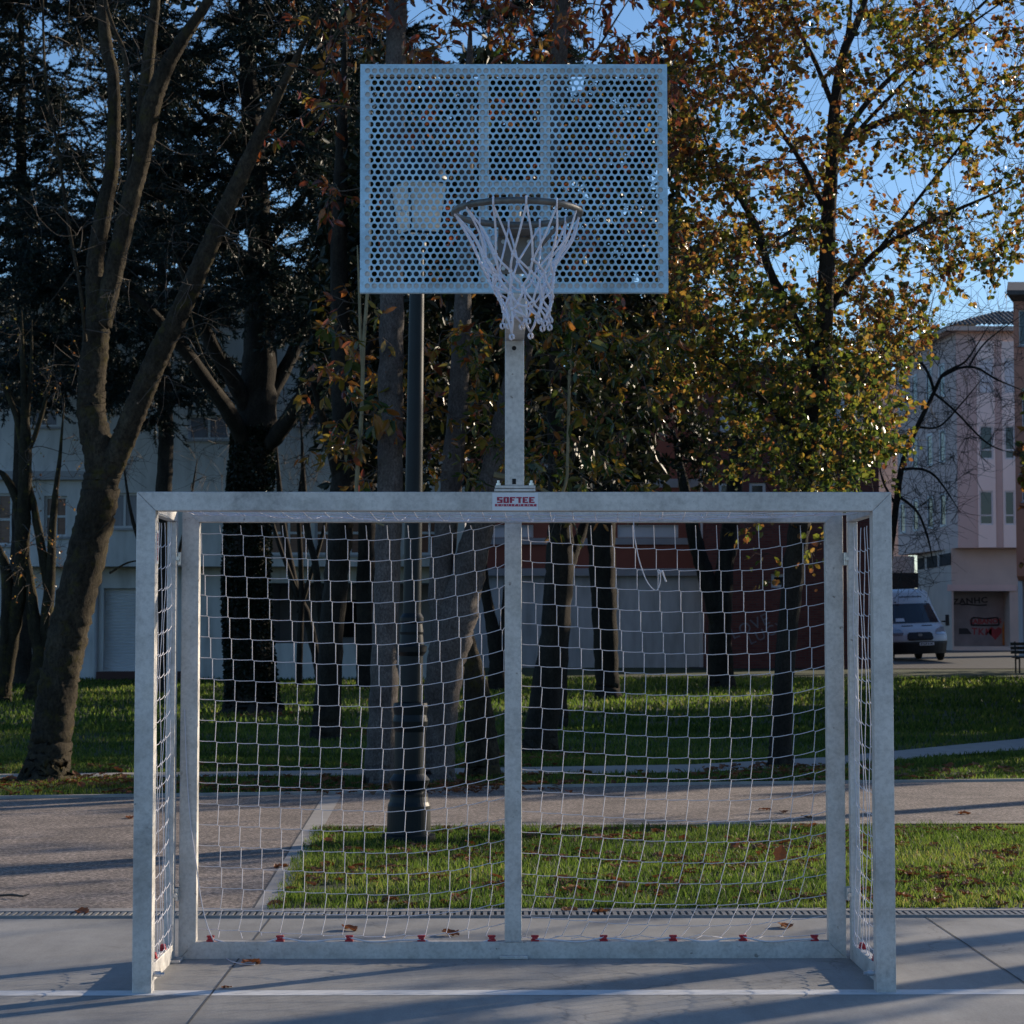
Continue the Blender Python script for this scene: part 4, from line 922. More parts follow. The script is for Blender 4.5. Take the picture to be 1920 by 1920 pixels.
def vb(b, name, mat, parent=None, smooth=False):
    v = b.v; b.v = [np.array(q)@np.array(VM).T+np.array([vc[0], VY, vz]) for q in v]; return b.build(name, mat, parent or van, smooth=smooth)
b = MB(); ss = np.linspace(-1, 1, 15); v = []; zl_ = np.concatenate([np.linspace(.30, 1.32, 12), np.linspace(1.4, 2.02, 6), np.linspace(2.1, 2.6, 8)])
for z in zl_:
    hw = vw(z); row = [(-hw*1.0, VL, z)]+[vp(s, z) for s in ss]+[(hw*1.0, VL, z)]; v += row
n = 17; f = [(r*n+i, r*n+i+1, (r+1)*n+i+1, (r+1)*n+i) for r in range(len(zl_)-1) for i in range(n-1)]; f.append([(len(zl_)-1)*n+i for i in range(n)]); f.append([r*n for r in range(len(zl_))]+[r*n+n-1 for r in range(len(zl_)-1, -1, -1)])
b.add(v, f); body = vb(b, 'body', M['van'], smooth=False)
b = MB(); b.add(*vpanel([(-.93, .93, 1.36), (-.92, .92, 1.7), (-.90, .90, 2.0), (-.86, .86, 2.06)], .012, 10)); vb(b, 'windscreen', M['glass'])
b = MB(); b.add(*vpanel([(-1.0, 1.0, .26), (-1.0, 1.0, .42), (-1.0, 1.0, .62), (-1.0, 1.0, .70)], .03, 12)); bump_ = vb(b, 'bumper', M['vplastic'])
b = MB(); b.add(*vpanel([(-.40, .40, .735), (-.46, .46, .80), (-.44, .44, .97), (-.36, .36, 1.03)], .02, 8)); gr = vb(b, 'grille', M['vplastic'])
b = MB(); b.lathe([(.001, -.01), (.055, -.008), (.055, .008), (.001, .01)], (0, 0, 0), 16); b.v[0] = b.v[0][:, [0, 2, 1]]*np.array([1.5, 1, .9])+np.array([0, vf(.93)-.03, .93]); vb(b, 'badge', M['hub'], gr)
for sx in (-1, 1):
    b = MB(); b.add(*vpanel([(sx*.60, sx*.90, .93), (sx*.56, sx*.97, 1.02), (sx*.66, sx*.985, 1.14), (sx*.86, sx*.985, 1.20)], .02, 6)); vb(b, 'headlight', M['lens'])
    b = MB(); b.add(*vpanel([(sx*.16, sx*.56, 1.245), (sx*.16, sx*.56, 1.275)], .015, 4)); vb(b, 'bonnet_vent', M['dark'])
    b = MB(); b.bbox((sx*1.02-.02+sx*.09, .62, 1.22), (sx*1.02+.02+sx*.17, .78, 1.62), .02); b.tube([(sx*.95, .74, 1.38), (sx*1.1, .70, 1.38)], .03, 6); vb(b, 'wing_mirror', M['vplastic'])
    b = MB(); b.add(*vpanel([(sx*.66, sx*.74, 2.10), (sx*.66, sx*.74, 2.14)], .02, 2)); vb(b, 'marker_lamp', M['dark'])
    for yy_ in (.95, 4.4):
        b = MB(); b.lathe([(.001, -.11), (.27, -.11), (.33, -.08), (.34, 0), (.33, .08), (.27, .11), (.001, .11)], (0, 0, 0), 20); b.v[0] = b.v[0][:, [2, 0, 1]]+np.array([sx*.90, yy_, .33]); w_ = vb(b, 'wheel', M['tyre'])
        b = MB(); b.lathe([(.001, -.01), (.19, -.01), (.19, .01), (.001, .02)], (0, 0, 0), 16); b.v[0] = b.v[0][:, [2, 0, 1]]*np.array([sx, 1, 1])+np.array([sx*1.015, yy_, .33]); vb(b, 'wheel_cover', M['hub'], w_)
b = MB(); y = vf(.6)-.05; b.box((-.05, y, .555), (.47, y+.01, .665)); pt = vb(b, 'number_plate', M['sticker'], bump_)
b = MB()
for i, x in enumerate((-.01, .05, .11, .17, .24, .30, .36)): b.box((x, y-.004, .58+.01*(i % 2)), (x+.035, y-.001, .64-.008*(i % 3)))
vb(b, 'plate_characters', M['dark'], pt)
b = MB(); b.add(*vpanel([(-.72, -.40, 1.42), (-.72, -.42, 1.54)], .018, 2)); vb(b, 'dashboard_paper', M['sticker'])
b = MB()
for i in range(17): x = -.5+i*.064; b.add(*vpanel([(x, x+.04, 2.285-.012*(i % 3 == 1)), (x, x+.04, 2.33+.02*(i % 4 == 2))], .012, 1))
vb(b, 'roof_lettering', M['lamp'])
b = MB(); b.tube([(.5, 1.75, 2.5), (.51, 2.0, 2.75)], .012, 4); vb(b, 'aerial', M['dark'])
# ------------------------------------------------------------------ trees
rt = np.random.default_rng(21)
def unit(v): return v/(np.linalg.norm(v, axis=-1, keepdims=True)+1e-9)
def smooth_path(p, r, n=5):
    p = np.asarray(p, float); out = spline(list(p), n); tt = np.linspace(0, len(p)-1, len(out))
    return out, np.interp(tt, np.arange(len(p)), r)
def leaves(mb, pos, d, ln, wd, tint, curl=.25, rg=rt):
    "two folded quads per leaf"
    n = len(pos); d = unit(d); up = rg.standard_normal((n, 3))*.8+np.array([0, 0, .6])
    s = unit(np.cross(d, up)); nn = np.cross(s, d)
    L = ln[:, None]; Wd = wd[:, None]; c = (rg.uniform(-1, 1, n)*curl)[:, None]
    v = np.stack([pos, pos+d*L*.32+s*Wd*.5+nn*Wd*.18, pos+d*L*.72+s*Wd*.42+nn*(Wd*.15+c*L*.5), pos+d*L+nn*c*L,
                  pos+d*L*.72-s*Wd*.42+nn*(Wd*.15+c*L*.5), pos+d*L*.32-s*Wd*.5+nn*Wd*.18], 1)
    f = np.arange(n)[:, None]*6; q = np.stack([f+np.array([0, 1, 2, 3]), f+np.array([0, 3, 4, 5])], 1).reshape(-1, 4)
    mb.add(v.reshape(-1, 3), q, tint=np.maximum(np.repeat(tint, 2), .002))
def needles(mb, a, b, per=55, ln=(.07, .12), wd=.011, rg=rt):
    "thin triangles all along many twigs a->b"
    n = len(a); t = rg.random((n, per, 1)); d = unit(b-a)[:, None]
    p = a[:, None]+(b-a)[:, None]*t; e = unit(rg.standard_normal((n, per, 3))); e = unit(d*.75+e*.8)
    L = rg.uniform(*ln, (n, per, 1)); s = unit(np.cross(e, rg.standard_normal((n, per, 3))))*wd*.5
    v = np.stack([p-s, p+s, p+e*L], 2).reshape(-1, 3); f = np.arange(n*per)[:, None]*3+np.array([0, 1, 2])
    mb.add(v, f, tint=np.maximum(rg.random(n*per), .01))
def sample(poly, n, y0, y1, rg=rt):
    xs = [p[0] for p in poly]; zs = [p[1] for p in poly]; out = []; px = []
    while len(out) < n:
        x = rg.uniform(min(xs), max(xs)); z = rg.uniform(min(zs), max(zs))
        if in_poly(np.array([x]), np.array([z]), poly)[0]:
            out.append(P(x, z, rg.uniform(y0, y1))); px.append((x, z))
    return np.array(out), np.array(px)
class Tree:
    def __init__(s, name, loc, label, barkm, cat='tree', group=None, twigm=None, ws=1.):
        s.ws = ws; s.res = 6
        s.root = empty(name, tuple(loc), label, cat, group); s.wood = MB(); s.tw = MB(); s.barkm = barkm; s.twigm = twigm or barkm; s.lf = MB()
        s.N = np.zeros((0, 3)); s.R = np.zeros(0)
    def limb(s, pts, y, sides=10, rough=.05, dy=0, base=False):
        n = len(pts); r_scale = s.ws; yy = y if np.ndim(y) else np.linspace(y, y+dy, n)
        p = np.array([P(q[0], q[1], yy[i]) for i, q in enumerate(pts)]); r = np.array([wpx(q[2], yy[i])/2*r_scale for i, q in enumerate(pts)])
        if base:
            p = np.vstack([p[:1]+(0, 0, -.2), p[:1], p[:1]*.86+p[1:2]*.14, p[:1]*.6+p[1:2]*.4, p[1:]]); r = np.concatenate([[r[0]*1.32, r[0]*1.14, r[0]*1.03, r[0]*.97], r[1:]])
        r[-1] *= .3; p, r = smooth_path(p, r, s.res); k = len(p)
        j = unit(rt.standard_normal((k, 3)))*r[:, None]*(.06 if s.res < 10 else .03); j[0] = 0; p = p+j
        s.wood.tube(p, r, sides, rough=rough, rng=rt); s.N = np.vstack([s.N, p]); s.R = np.concatenate([s.R, r]); return p
    def grow(s, T, r1=.006, kr=.011, sides=4, lift=.12, wig=.10, down=.6, rmax=.5):
        "connect every target to the nearest wood, nearest first; later ones branch off earlier ones"
        T = np.asarray(T); d0 = np.array([np.linalg.norm(s.N-t, axis=1).min() for t in T]); ends = []
        for k in np.argsort(d0):
            t = T[k]; v = t-s.N; d = np.linalg.norm(v, axis=1); cost = d+down*np.maximum(0, -v[:, 2])+.15*(s.R < .012)
            i = int(np.argmin(cost)); a = s.N[i]; L = d[i]
            r0 = min(s.R[i]*rmax, r1+kr*L); r0 = max(r0, r1)
            m1 = a+(t-a)*.35+np.array([0, 0, lift*L])+rt.standard_normal(3)*wig*L*.5; m2 = a+(t-a)*.7+np.array([0, 0, lift*.7*L])+rt.standard_normal(3)*wig*L*.5
            p, r = smooth_path([a, m1, m2, t], [r0, r0*.75+r1*.25, r0*.4+r1*.6, r1], 3)
            s.tw.tube(p, r, sides, cap=False); s.N = np.vstack([s.N, p[2:]]); s.R = np.concatenate([s.R, r[2:]])
            ends.append((t, unit(t-m2)))
        return ends
    def twigs(s, ends, m, L, droop=.2, spread=.9, r=.003, sides=3, up=.1, flat=1.):
        A = []; B = []
        for t, d in ends:
            for _ in range(m):
                e = rt.standard_normal(3)*spread; e[2] *= flat; e = unit(d*.7+e+np.array([0, 0, up])); l = rt.uniform(.5, 1.1)*L
                a = t-d*rt.uniform(0, .5)*L; b_ = a+e*l+np.array([0, 0, -droop*l]); mid = a+e*l*.55+rt.standard_normal(3)*.05*l
                s.tw.tube([a, mid, b_], [r*1.3, r, r*.6], sides, cap=False); A.append(a); B.append(b_)
        return np.array(A), np.array(B)
    def leaf(s, A, B, per, ln, wd, tint, keep=1., droop=.3, curl=.25):
        n = len(A); t = rt.uniform(.15, 1.05, (n, per)); pos = (A[:, None]+(B-A)[:, None]*t[..., None]).reshape(-1, 3)
        d = unit(np.repeat(unit(B-A), per, 0)*.5+rt.standard_normal((n*per, 3))*.7+np.array([0, 0, -droop]))
        k = rt.random(n*per) < keep; pos = pos[k]; d = d[k]; m = len(pos)
        l = (ln[0]+(ln[1]-ln[0])*rt.beta(1.3, 1.6, m))*rt.uniform(.75, 1.2, m); leaves(s.lf, pos, d, l, l*rt.uniform(*wd, m), tint(pos, m), curl)
    def high(s, x, y, z, R, vz, n, ls=(.2, .32), per=8, m=3, tint=None):
        "the part of the crown above the view"
        v = unit(rt.standard_normal((n, 3)))*rt.random((n, 1))**.4*np.array([R, R, vz]); tg = np.array([x, y, z])+v
        i = int(np.argmax(s.N[:, 2])); top = s.N[i]; k = np.array([top, top*.5+np.array([x, y, z])*.5, [x, y, z+vz*.5]]); s.tw.tube(k, [s.R[i], s.R[i]*.8, .03], 6); s.N = np.vstack([s.N, k[1:]]); s.R = np.concatenate([s.R, [.06, .04]])
        en = s.grow(tg, r1=.008, kr=.012, lift=.06, wig=.12); A, B = s.twigs(en, m, .8, .0, .9, .006)
        if per: s.leaf(A, B, per, ls, (.55, .8), tint or (lambda p, q: rt.uniform(.1, .9, q)))
    def done(s, leafname='leaves', lmat=None, smooth=True):
        tr = s.wood.build('trunk', s.barkm, s.root, smooth=smooth) if s.wood.n else None
        if s.tw.n: s.tw.build('branches', s.twigm, s.root, smooth=False)
        if s.lf.n: s.lf.build(leafname, lmat, s.root)
        return s.root
yd = lambda py, px=960: G(px, py)[1]

# T1 mossy tree at left with two rising stems and one slanting limb
y1 = yd(1466, 85)
T = Tree('park_tree', G(85, 1466), 'mossy brown tree at left whose trunk forks into rising stems and a long slanting limb', M['bark_moss'], twigm=M['twig'], ws=.9); T.res = 16
T.limb([(85,1462,92),(95,1400,82),(110,1290,78),(130,1180,78),(160,1050,77),(186,930,76),(190,870,66),(172,780,58),(172,720,55),(181,620,52),(184,570,46)], y1, 22, .075, base=True)
T.limb([(192,930,50),(208,880,54),(236,815,52),(266,740,51),(300,660,50),(336,590,44),(376,500,42),(420,400,38),(466,300,34),(500,225,24),(545,130,16),(600,20,10)], y1, 20, .07, dy=-.5)
T.limb([(182,610,44),(178,500,37),(194,400,35),(209,320,31),(214,230,28),(212,140,25),(200,90,27),(192,0,22),(185,-120,16)], y1, 16, .06, dy=.4)
T.limb([(190,610,44),(220,480,39),(246,370,38),(267,290,37),(284,200,40),(310,130,33),(345,70,26),(390,0,20),(440,-120,12)], y1, 16, .06, dy=-.4)
T.limb([(262,310,26),(272,170,28),(284,60,24),(291,0,21),(296,-120,16)], y1, 8, .05)
T.limb([(234,420,14),(243,300,12),(236,120,12),(212,50,9),(198,0,8),(190,-80,6)], y1-.1, 6)
T.limb([(160,640,9),(150,540,8),(128,420,8),(110,290,7),(85,140,6),(80,0,5),(78,-60,4)], y1-.2, 5)
E1, _ = sample([(20,-100),(520,-100),(560,250),(420,640),(240,860),(150,720),(40,500)], 90, y1-1.3, y1+1.2)
en = T.grow(E1, r1=.0028, kr=.004, lift=.05, wig=.25, rmax=.3); T.twigs(en, 4, .45, .05, .8, .002)
T.high(P(300,0,y1)[0], y1, 11.5, 4.2, 2.4, 70, per=0)
for pts in ([(352,560,4),(370,640,4),(400,700,3),(440,730,3)], [(180,520,4),(150,500,4),(100,560,3),(40,640,2)], [(330,620,4),(372,630,3),(395,590,3)], [(205,1075,5),(240,1055,4),(275,1050,3)], [(205,980,4),(180,1000,3),(165,1010,3)]):
    T.limb(pts, y1-.25, 4, 0)
T.done()

# T2 thin dark stems at the left edge
for lab, pls in (('slim dark leaning stem at far left edge, nearest the frame', [[(2,1322,34),(12,1200,30),(14,1100,24),(6,1050,18),(-4,1020,14)], [(6,1300,26),(26,1170,28),(37,1090,26),(42,1000,28),(46,920,27),(47,840,24),(46,760,14),(42,660,9),(40,580,7)], [(44,850,14),(30,780,12),(10,730,9),(-10,690,7)], [(50,850,12),(66,815,10),(88,740,7),(95,680,6)], [(40,1000,22),(28,930,16),(10,895,14),(-6,880,12)], [(48,800,12),(58,700,8),(60,600,6)]]),
                 ('pair of slim dark stems beside the mossy trunk at left', [[(66,1312,44),(78,1230,36),(62,1150,24),(56,1090,18),(40,1000,13),(34,960,10)], [(80,1240,28),(92,1120,22),(98,1010,16),(104,930,12),(112,860,8),(120,760,6)], [(90,1100,18),(75,1010,16),(62,940,13),(55,900,10)]])):
    yb = yd(1316, 40); T = Tree('park_tree', G(pls[0][0][0], 1318), lab, M['bark_darkmoss'], twigm=M['twig'])
    for i, q in enumerate(pls): T.limb(q, yb, 8, .08, base=(i == 0))
    tg, _ = sample([(-40,560),(200,560),(170,900),(110,1150),(0,1200),(-40,1000)], 26, yb-1.2, yb+1.2)
    en = T.grow(tg, r1=.004, kr=.006, lift=.1, wig=.2, rmax=.4); A, B = T.twigs(en, 6, .6, .0, 1., .003)
    T.leaf(A, B, 3, (.035, .06), (.5, .8), lambda p, m: rt.uniform(.3, .8, m), keep=.4); T.done('leaves', M['lime'])

# T3 thin conifer trunk, T4 the big cedar, more conifers behind
def conifer(name, label, loc, limbs, poly, npad, y0, y1_, per=60, m=15, L=.75, wd=.03, ivy=None):
    T = Tree(name, loc, label, M['bark_dark'])
    for i, (q, y, dy) in enumerate(limbs): T.limb(q, y, 12 if i == 0 else 8, .07, dy, base=(i == 0))
    tg, _ = sample(poly, npad, y0, y1_); en = T.grow(tg, r1=.012, kr=.018, lift=.04, wig=.12, rmax=.45, down=.2)
    A, B = T.twigs(en, m, L, .12, .95, .005, flat=.35, up=-.05); needles(T.lf, A, B, per, (.06, .12), wd)
    x_, y_ = T.N[0][:2]; T.high(x_, y_, 16.2 if y_ < 30 else 19.5, 5.5, 2.8, 130, per=10)
    T.done('needles', M['needle']); return T
yc = yd(1338, 470)
T4 = conifer('cedar_tree', 'huge dark cedar with ivy on its thick trunk and wide spreading limbs', G(470, 1338),
  [([(476,1338,104),(470,1290,92),(463,1180,86),(462,1080,82),(466,980,82),(470,900,80),(478,830,78),(484,740,72),(487,640,58),(489,500,48),(482,350,42),(470,200,36),(462,50,30),(455,-150,22)], yc, 0),
   ([(470,850,34),(440,790,32),(396,725,28),(340,650,24),(270,570,18),(190,520,10)], yc, -2.5), ([(474,790,34),(442,720,30),(395,640,26),(356,540,20),(320,430,12)], yc, -1.5),
   ([(490,850,34),(530,800,32),(580,725,26),(640,640,18),(690,560,10)], yc, -1.8), ([(490,770,32),(530,700,28),(575,600,22),(605,480,16),(620,380,9)], yc, .8),
   ([(488,560,24),(440,470,18),(380,400,12),(330,330,7)], yc, 1.5), ([(488,480,20),(560,380,14),(620,300,9)], yc, -1.), ([(480,340,18),(400,240,12),(340,160,7)], yc, -1.)],
  [(240,-180),(710,-180),(700,250),(690,640),(630,800),(560,700),(500,600),(430,640),(350,560),(250,420)], 300, yc-2.8, yc+2.6, per=60, m=16, wd=.028)
def ivy(T, pts, y, n, ln):
    mb = MB(); p = np.array([P(q[0], q[1], y) for q in pts]); r = np.array([wpx(q[2], y)/2 for q in pts]); t = rt.uniform(0, len(p)-1, n)
    c = np.stack([np.interp(t, np.arange(len(p)), p[:, i]) for i in range(3)], -1); rr = np.interp(t, np.arange(len(p)), r); a = rt.uniform(math.pi, 2*math.pi, n)
    o = np.stack([np.cos(a), np.sin(a), 0*a], -1); l = rt.uniform(*ln, n)
    leaves(mb, c+o*(rr*1.02)[:, None], unit(o*.6+rt.standard_normal((n, 3))*.6+np.array([0, 0, -.5])), l, l*.8, rt.random(n)); mb.build('ivy', M['ivy'], T.root)
ivy(T4, [(474,1330,96),(470,1250,90),(463,1150,86),(462,1080,84),(466,980,84),(470,900,82),(478,800,78)], yc, 7000, (.04, .075))
yb = yd(1302, 308)
conifer('conifer_tree', 'slender dark conifer trunk just left of the cedar', G(308, 1302), [([(308,1302,36),(306,1150,32),(303,1000,30),(308,900,30),(311,820,29),(309,740,27),(306,600,20),(300,400,15),(296,150,10)], yb, 0)],
  [(60,350),(420,380),(440,600),(430,770),(330,800),(200,780),(0,760),(-40,560)], 160, yb-2, yb+2, m=16, wd=.034)
for lab, px, base, poly, npd in (('dark conifer filling the upper left corner of the view', 40, 1290, [(-200,-180),(300,-180),(330,250),(330,480),(240,640),(120,740),(-120,760),(-200,500)], 430),
                            ('dark conifer behind the two grey trunks in the middle', 690, 1296, [(560,-180),(1080,-180),(1080,300),(1000,640),(900,800),(660,800),(590,560)], 230)):
    yb = yd(base, px)+2
    conifer('conifer_tree', lab, G(px, base), [([(px,base,44),(px-4,1100,36),(px,900,32),(px+4,600,26),(px,300,20),(px,-100,12)], yb, 0)], poly, npd, yb-2.5, yb+2.5, per=60, m=16, L=.9, wd=.036)

# T5 dark broadleaf evergreens that close the middle of the view
def evergreen(name, label, loc, limbs, poly, nt_, y0, y1_, ln=(.13, .21), per=12, m=6, bk='bark_dark', pale=0):
    T = Tree(name, loc, label, M[bk])
    for i, (q, y, dy) in enumerate(limbs): T.limb(q, y, 10, .07, dy, base=(i == 0))
    tg, _ = sample(poly, nt_, y0, y1_); en = T.grow(tg, r1=.006, kr=.012, lift=.06, wig=.15)
    A, B = T.twigs(en, m, .55, .1, 1., .004); T.leaf(A, B, per, ln, (.35, .5), lambda p, m_: rt.uniform(0, 1, m_)); x_, y_ = T.N[0][:2]; T.high(x_, y_+1, 14 if y_ < 22 else 17.5, 4.5, 2.4, 100, per=10); T.done('leaves', M['ever']); return T
yb = yd(1386, 612)
evergreen('evergreen_tree', 'dark trunked evergreen standing between the cedar and the grey trunks', G(612, 1386),
  [([(612,1385,58),(615,1300,50),(622,1180,46),(632,1060,46),(640,985,48),(645,880,46),(641,700,40),(636,500,34),(640,300,26),(648,50,16)], yb, 0), ([(636,900,26),(610,800,18),(580,700,10)], yb, -1), ([(642,760,22),(700,640,16),(760,520,9)], yb, 1)],
  [(600,250),(960,250),(965,915),(640,915),(590,640)], 230, yb, yb+5)
yb = yd(1412, 1010)
evergreen('evergreen_tree', 'thick dark trunk just right of the goal middle post, forking near the crossbar', G(1010, 1412),
  [([(1012,1412,66),(1017,1350,62),(1034,1250,58),(1044,1130,54),(1050,1050,54),(1050,985,46),(1045,900,36),(1040,750,28),(1042,560,20)], yb, 0), ([(1056,1090,34),(1072,1040,26),(1090,1000,20),(1110,930,14)], yb, .5)],
  [(690,110),(1275,110),(1290,560),(1250,800),(1200,915),(960,915),(900,560),(690,560)], 300, yb-.5, yb+4)
yb = yd(1366, 1046)
T = Tree('park_tree', G(1046, 1368), 'slim dark trunk close behind the forked trunk right of the middle post', M['bark_dark']); T.limb([(1046,1366,42),(1046,1290,38),(1052,1200,32),(1056,1080,28),(1062,900,24),(1070,700,16)], yb, 8, base=True)
tg, _ = sample([(960,640),(1200,640),(1200,900),(980,900)], 24, yb-1, yb+1); T.twigs(T.grow(tg, lift=.1, wig=.2), 4, .5, .0); T.done()
yb = yd(1310, 1138)
evergreen('evergreen_tree', 'bushy dark evergreen over the white wall right of the post', G(1138, 1310),
  [([(1140,1312,46),(1137,1250,44),(1133,1150,46),(1130,1080,48),(1128,1000,54),(1133,940,44),(1140,860,32),(1135,740,24),(1140,560,14)], yb, 0)],
  [(1000,420),(1330,560),(1345,780),(1335,900),(1200,925),(1080,915),(990,800)], 210, yb-1.5, yb+2, (.10, .17), 13, 6)
# slender dark trunks between cedar and porch, and a V shaped pair behind the middle post
for lab, base, pls in (('slender dark trunk in front of the white porch, left of two', (600,1285), [[(603,1285,18),(590,1215,18),(574,1150,16),(556,1110,15),(543,1050,14),(533,1000,13),(524,920,11),(515,800,8)]]),
                       ('slender dark trunk in front of the white porch, right of two', (622,1292), [[(618,1290,18),(606,1200,15),(597,1110,14),(590,1050,14),(578,1000,13),(570,920,11),(565,800,8)]]),
                       ('dark V shaped tree seen against the white wall left of the middle post', (934,1296), [[(934,1298,40),(932,1230,32),(918,1150,22),(908,1090,18),(903,1030,16),(890,900,12)], [(936,1240,26),(948,1160,22),(956,1080,20),(965,950,14)]])):
    yb = yd(base[1], base[0]); T = Tree('park_tree', G(*base), lab, M['bark_dark'])
    for i, q in enumerate(pls): T.limb(q, yb, 8, .06, base=(i == 0))
    q = pls[0][-1]; tg, _ = sample([(q[0]-70,700),(q[0]+70,700),(q[0]+70,960),(q[0]-70,960)], 14, yb-1, yb+1); T.twigs(T.grow(tg, lift=.1, wig=.2), 4, .5, .0, r=.004); T.done()

# T6, T7 grey speckled trunks with long autumn leaves
def tint_h(lo, hi, spread=.16):
    def f(p, m):
        z = p[:, 2]; return np.clip(np.interp(z, [2.3, 3.4, 4.6, 6.2], lo)+(np.interp(z, [2.3, 3.4, 4.6, 6.2], hi))*rt.random(m)+spread*rt.standard_normal(m), 0, 1)
    return f
y6 = yd(1474, 712); y7 = yd(1466, 812)
T = Tree('autumn_tree', G(712, 1474), 'straight grey speckled trunk left of the lamp post with orange and red leaves above', M['bark_grey'], twigm=M['twig'])
T.limb([(712,1472,62),(716,1400,58),(720,1300,53),(724,1150,48),(728,1000,48),(732,850,46),(733,700,46),(735,560,44),(738,300,42),(742,100,38),(745,0,36),(748,-200,28)], y6, 16, .035, base=True)
polyA = [(560,-150),(960,-150),(950,120),(700,130),(690,300),(650,420),(500,330),(390,260),(450,170),(560,60)]
tg, _ = sample(polyA, 44, y6-1.4, y6+1.3); en = T.grow(tg, r1=.004, kr=.008, lift=.1, wig=.2, rmax=.3)
A, B = T.twigs(en, 4, .42, .15, .9, .003); T.leaf(A, B, 5, (.08, .17), (.3, .42), lambda p, m: np.clip(.64+.22*rt.standard_normal(m), .1, 1), droop=.5, curl=.4)
tg, _ = sample([(620,560),(720,560),(870,600),(900,900),(760,930),(640,900),(560,740)], 42, y6-.2, y6+1.6); en = T.grow(tg, r1=.003, kr=.006, lift=.1, wig=.2, rmax=.25)
A, B = T.twigs(en, 3, .35, .15, .9, .003); T.leaf(A, B, 5, (.09, .16), (.32, .45), lambda p, m: np.clip(.25+.28*np.abs(rt.standard_normal(m)), 0, 1), droop=.5, curl=.4)
shoot = MB()
def shoots(T, pls, y, x0):
    for q in pls:
        p = np.array([P(a, b_, y) for a, b_, _ in q]); r = np.array([wpx(c, y)/2 for _, _, c in q]); p, r = smooth_path(p, r, 5); shoot.tube(p, r, 6)
        T.N = np.vstack([T.N, p]); T.R = np.concatenate([T.R, r])
    tg, _ = sample([(x0-60,560),(x0+50,560),(x0+60,920),(x0-50,900)], 16, y-.4, y+.3); en = T.grow(tg, r1=.003, kr=.004, lift=.1, wig=.2)
    A, B = T.twigs(en, 2, .25, .2, .8, .003); T.leaf(A, B, 4, (.10, .17), (.34, .5), lambda p, m: np.clip(rt.choice([.05, .15, .3, .4, .5], m)+.06*rt.standard_normal(m), 0, 1), droop=.7, curl=.35)
shoots(T, [[(720,985,4),(695,975,5),(674,960,6),(668,930,8),(672,860,9),(678,780,8),(680,700,8),(682,640,8),(688,560,7),(696,430,3)], [(680,700,6),(676,640,6),(674,560,6),(670,460,2)]], y6-.5, 664)
T.high(P(745,0,y6)[0], y6, 11.6, 4.2, 2.4, 90, per=9); shoot.build('shoots', M['shoot'], T.root); T.done('leaves', M['chestnut'])
T = Tree('autumn_tree', G(812, 1466), 'grey speckled tree forking low into two leaning stems behind the lamp post', M['bark_grey'], twigm=M['twig'])
T.limb([(814,1466,74),(820,1380,66),(828,1300,68),(838,1230,74),(850,1180,80),(868,1110,70),(893,1010,56),(915,930,50),(932,850,46),(952,760,42),(977,660,40),(1000,540,36),(1030,300,34),(1048,100,32),(1055,0,30),(1062,-200,22)], y7, 16, .035, base=True)
T.limb([(836,1210,50),(828,1130,48),(828,1060,46),(838,980,42),(848,880,40),(857,780,38),(862,680,35),(868,560,32),(875,300,26),(882,50,20)], y7, 12, .04, dy=.3)
polyB = [(900,-150),(1300,-150),(1300,300),(1262,420),(1260,130),(950,125)]
tg, _ = sample(polyB, 62, y7-1.3, y7+1.4); en = T.grow(tg, r1=.004, kr=.008, lift=.1, wig=.2, rmax=.3)
A, B = T.twigs(en, 4, .42, .15, .9, .003); T.leaf(A, B, 7, (.075, .15), (.3, .42), lambda p, m: np.clip(.66+.22*rt.standard_normal(m), .1, 1), droop=.5, curl=.4)
tg, _ = sample([(700,140),(1250,140),(1250,540),(700,540)], 46, y7-.6, y7+1.6); en = T.grow(tg, r1=.004, kr=.008, lift=.1, wig=.2, rmax=.3)
A, B = T.twigs(en, 4, .4, .15, .9, .003); T.leaf(A, B, 7, (.075, .15), (.3, .42), lambda p, m: np.clip(.55+.25*rt.standard_normal(m), .05, 1), droop=.5, curl=.4)
tg, _ = sample([(1000,560),(1270,560),(1330,650),(1230,760),(1190,920),(1010,930),(880,920),(880,600)], 92, y7-1., y7+1.6); en = T.grow(tg, r1=.003, kr=.006, lift=.08, wig=.2, rmax=.25)
A, B = T.twigs(en, 3, .38, .2, .9, .003); T.leaf(A, B, 7, (.07, .15), (.32, .45), lambda p, m: np.clip(.06+.26*np.abs(rt.standard_normal(m)), 0, 1), droop=.6, curl=.4)
for px, py in ((1085,1015),(1030,1010),(1140,990),(1050,1000)):
    a = P(1060, 930, y7-.8)[None]; b_ = P(px, py, y7-.8)[None]; T.tw.tube([a[0], (a[0]+b_[0])/2+(0, 0, .03), b_[0]], [.004, .003, .002], 4); T.leaf(a+(b_-a)*.7, b_, 3, (.10, .17), (.28, .36), lambda p, m: rt.uniform(.0, .55, m), droop=.7)
shoot = MB(); shoots(T, [[(926,890,12),(990,905,9),(1045,930,7),(1062,900,6),(1064,860,6),(1066,780,6),(1068,700,6),(1072,620,5),(1080,520,2)]], y7-.5, 1064); T.high(P(1000,0,y7)[0], y7, 11.6, 4.5, 2.4, 100, per=9); shoot.build('shoots', M['shoot'], T.root)
T.done('leaves', M['chestnut'])
yb = yd(1457, 905)
T = Tree('tree_stump_stem', G(905, 1457), 'short leaning knobbly trunk just left of the middle post', M['bark_moss'], twigm=M['twig'])
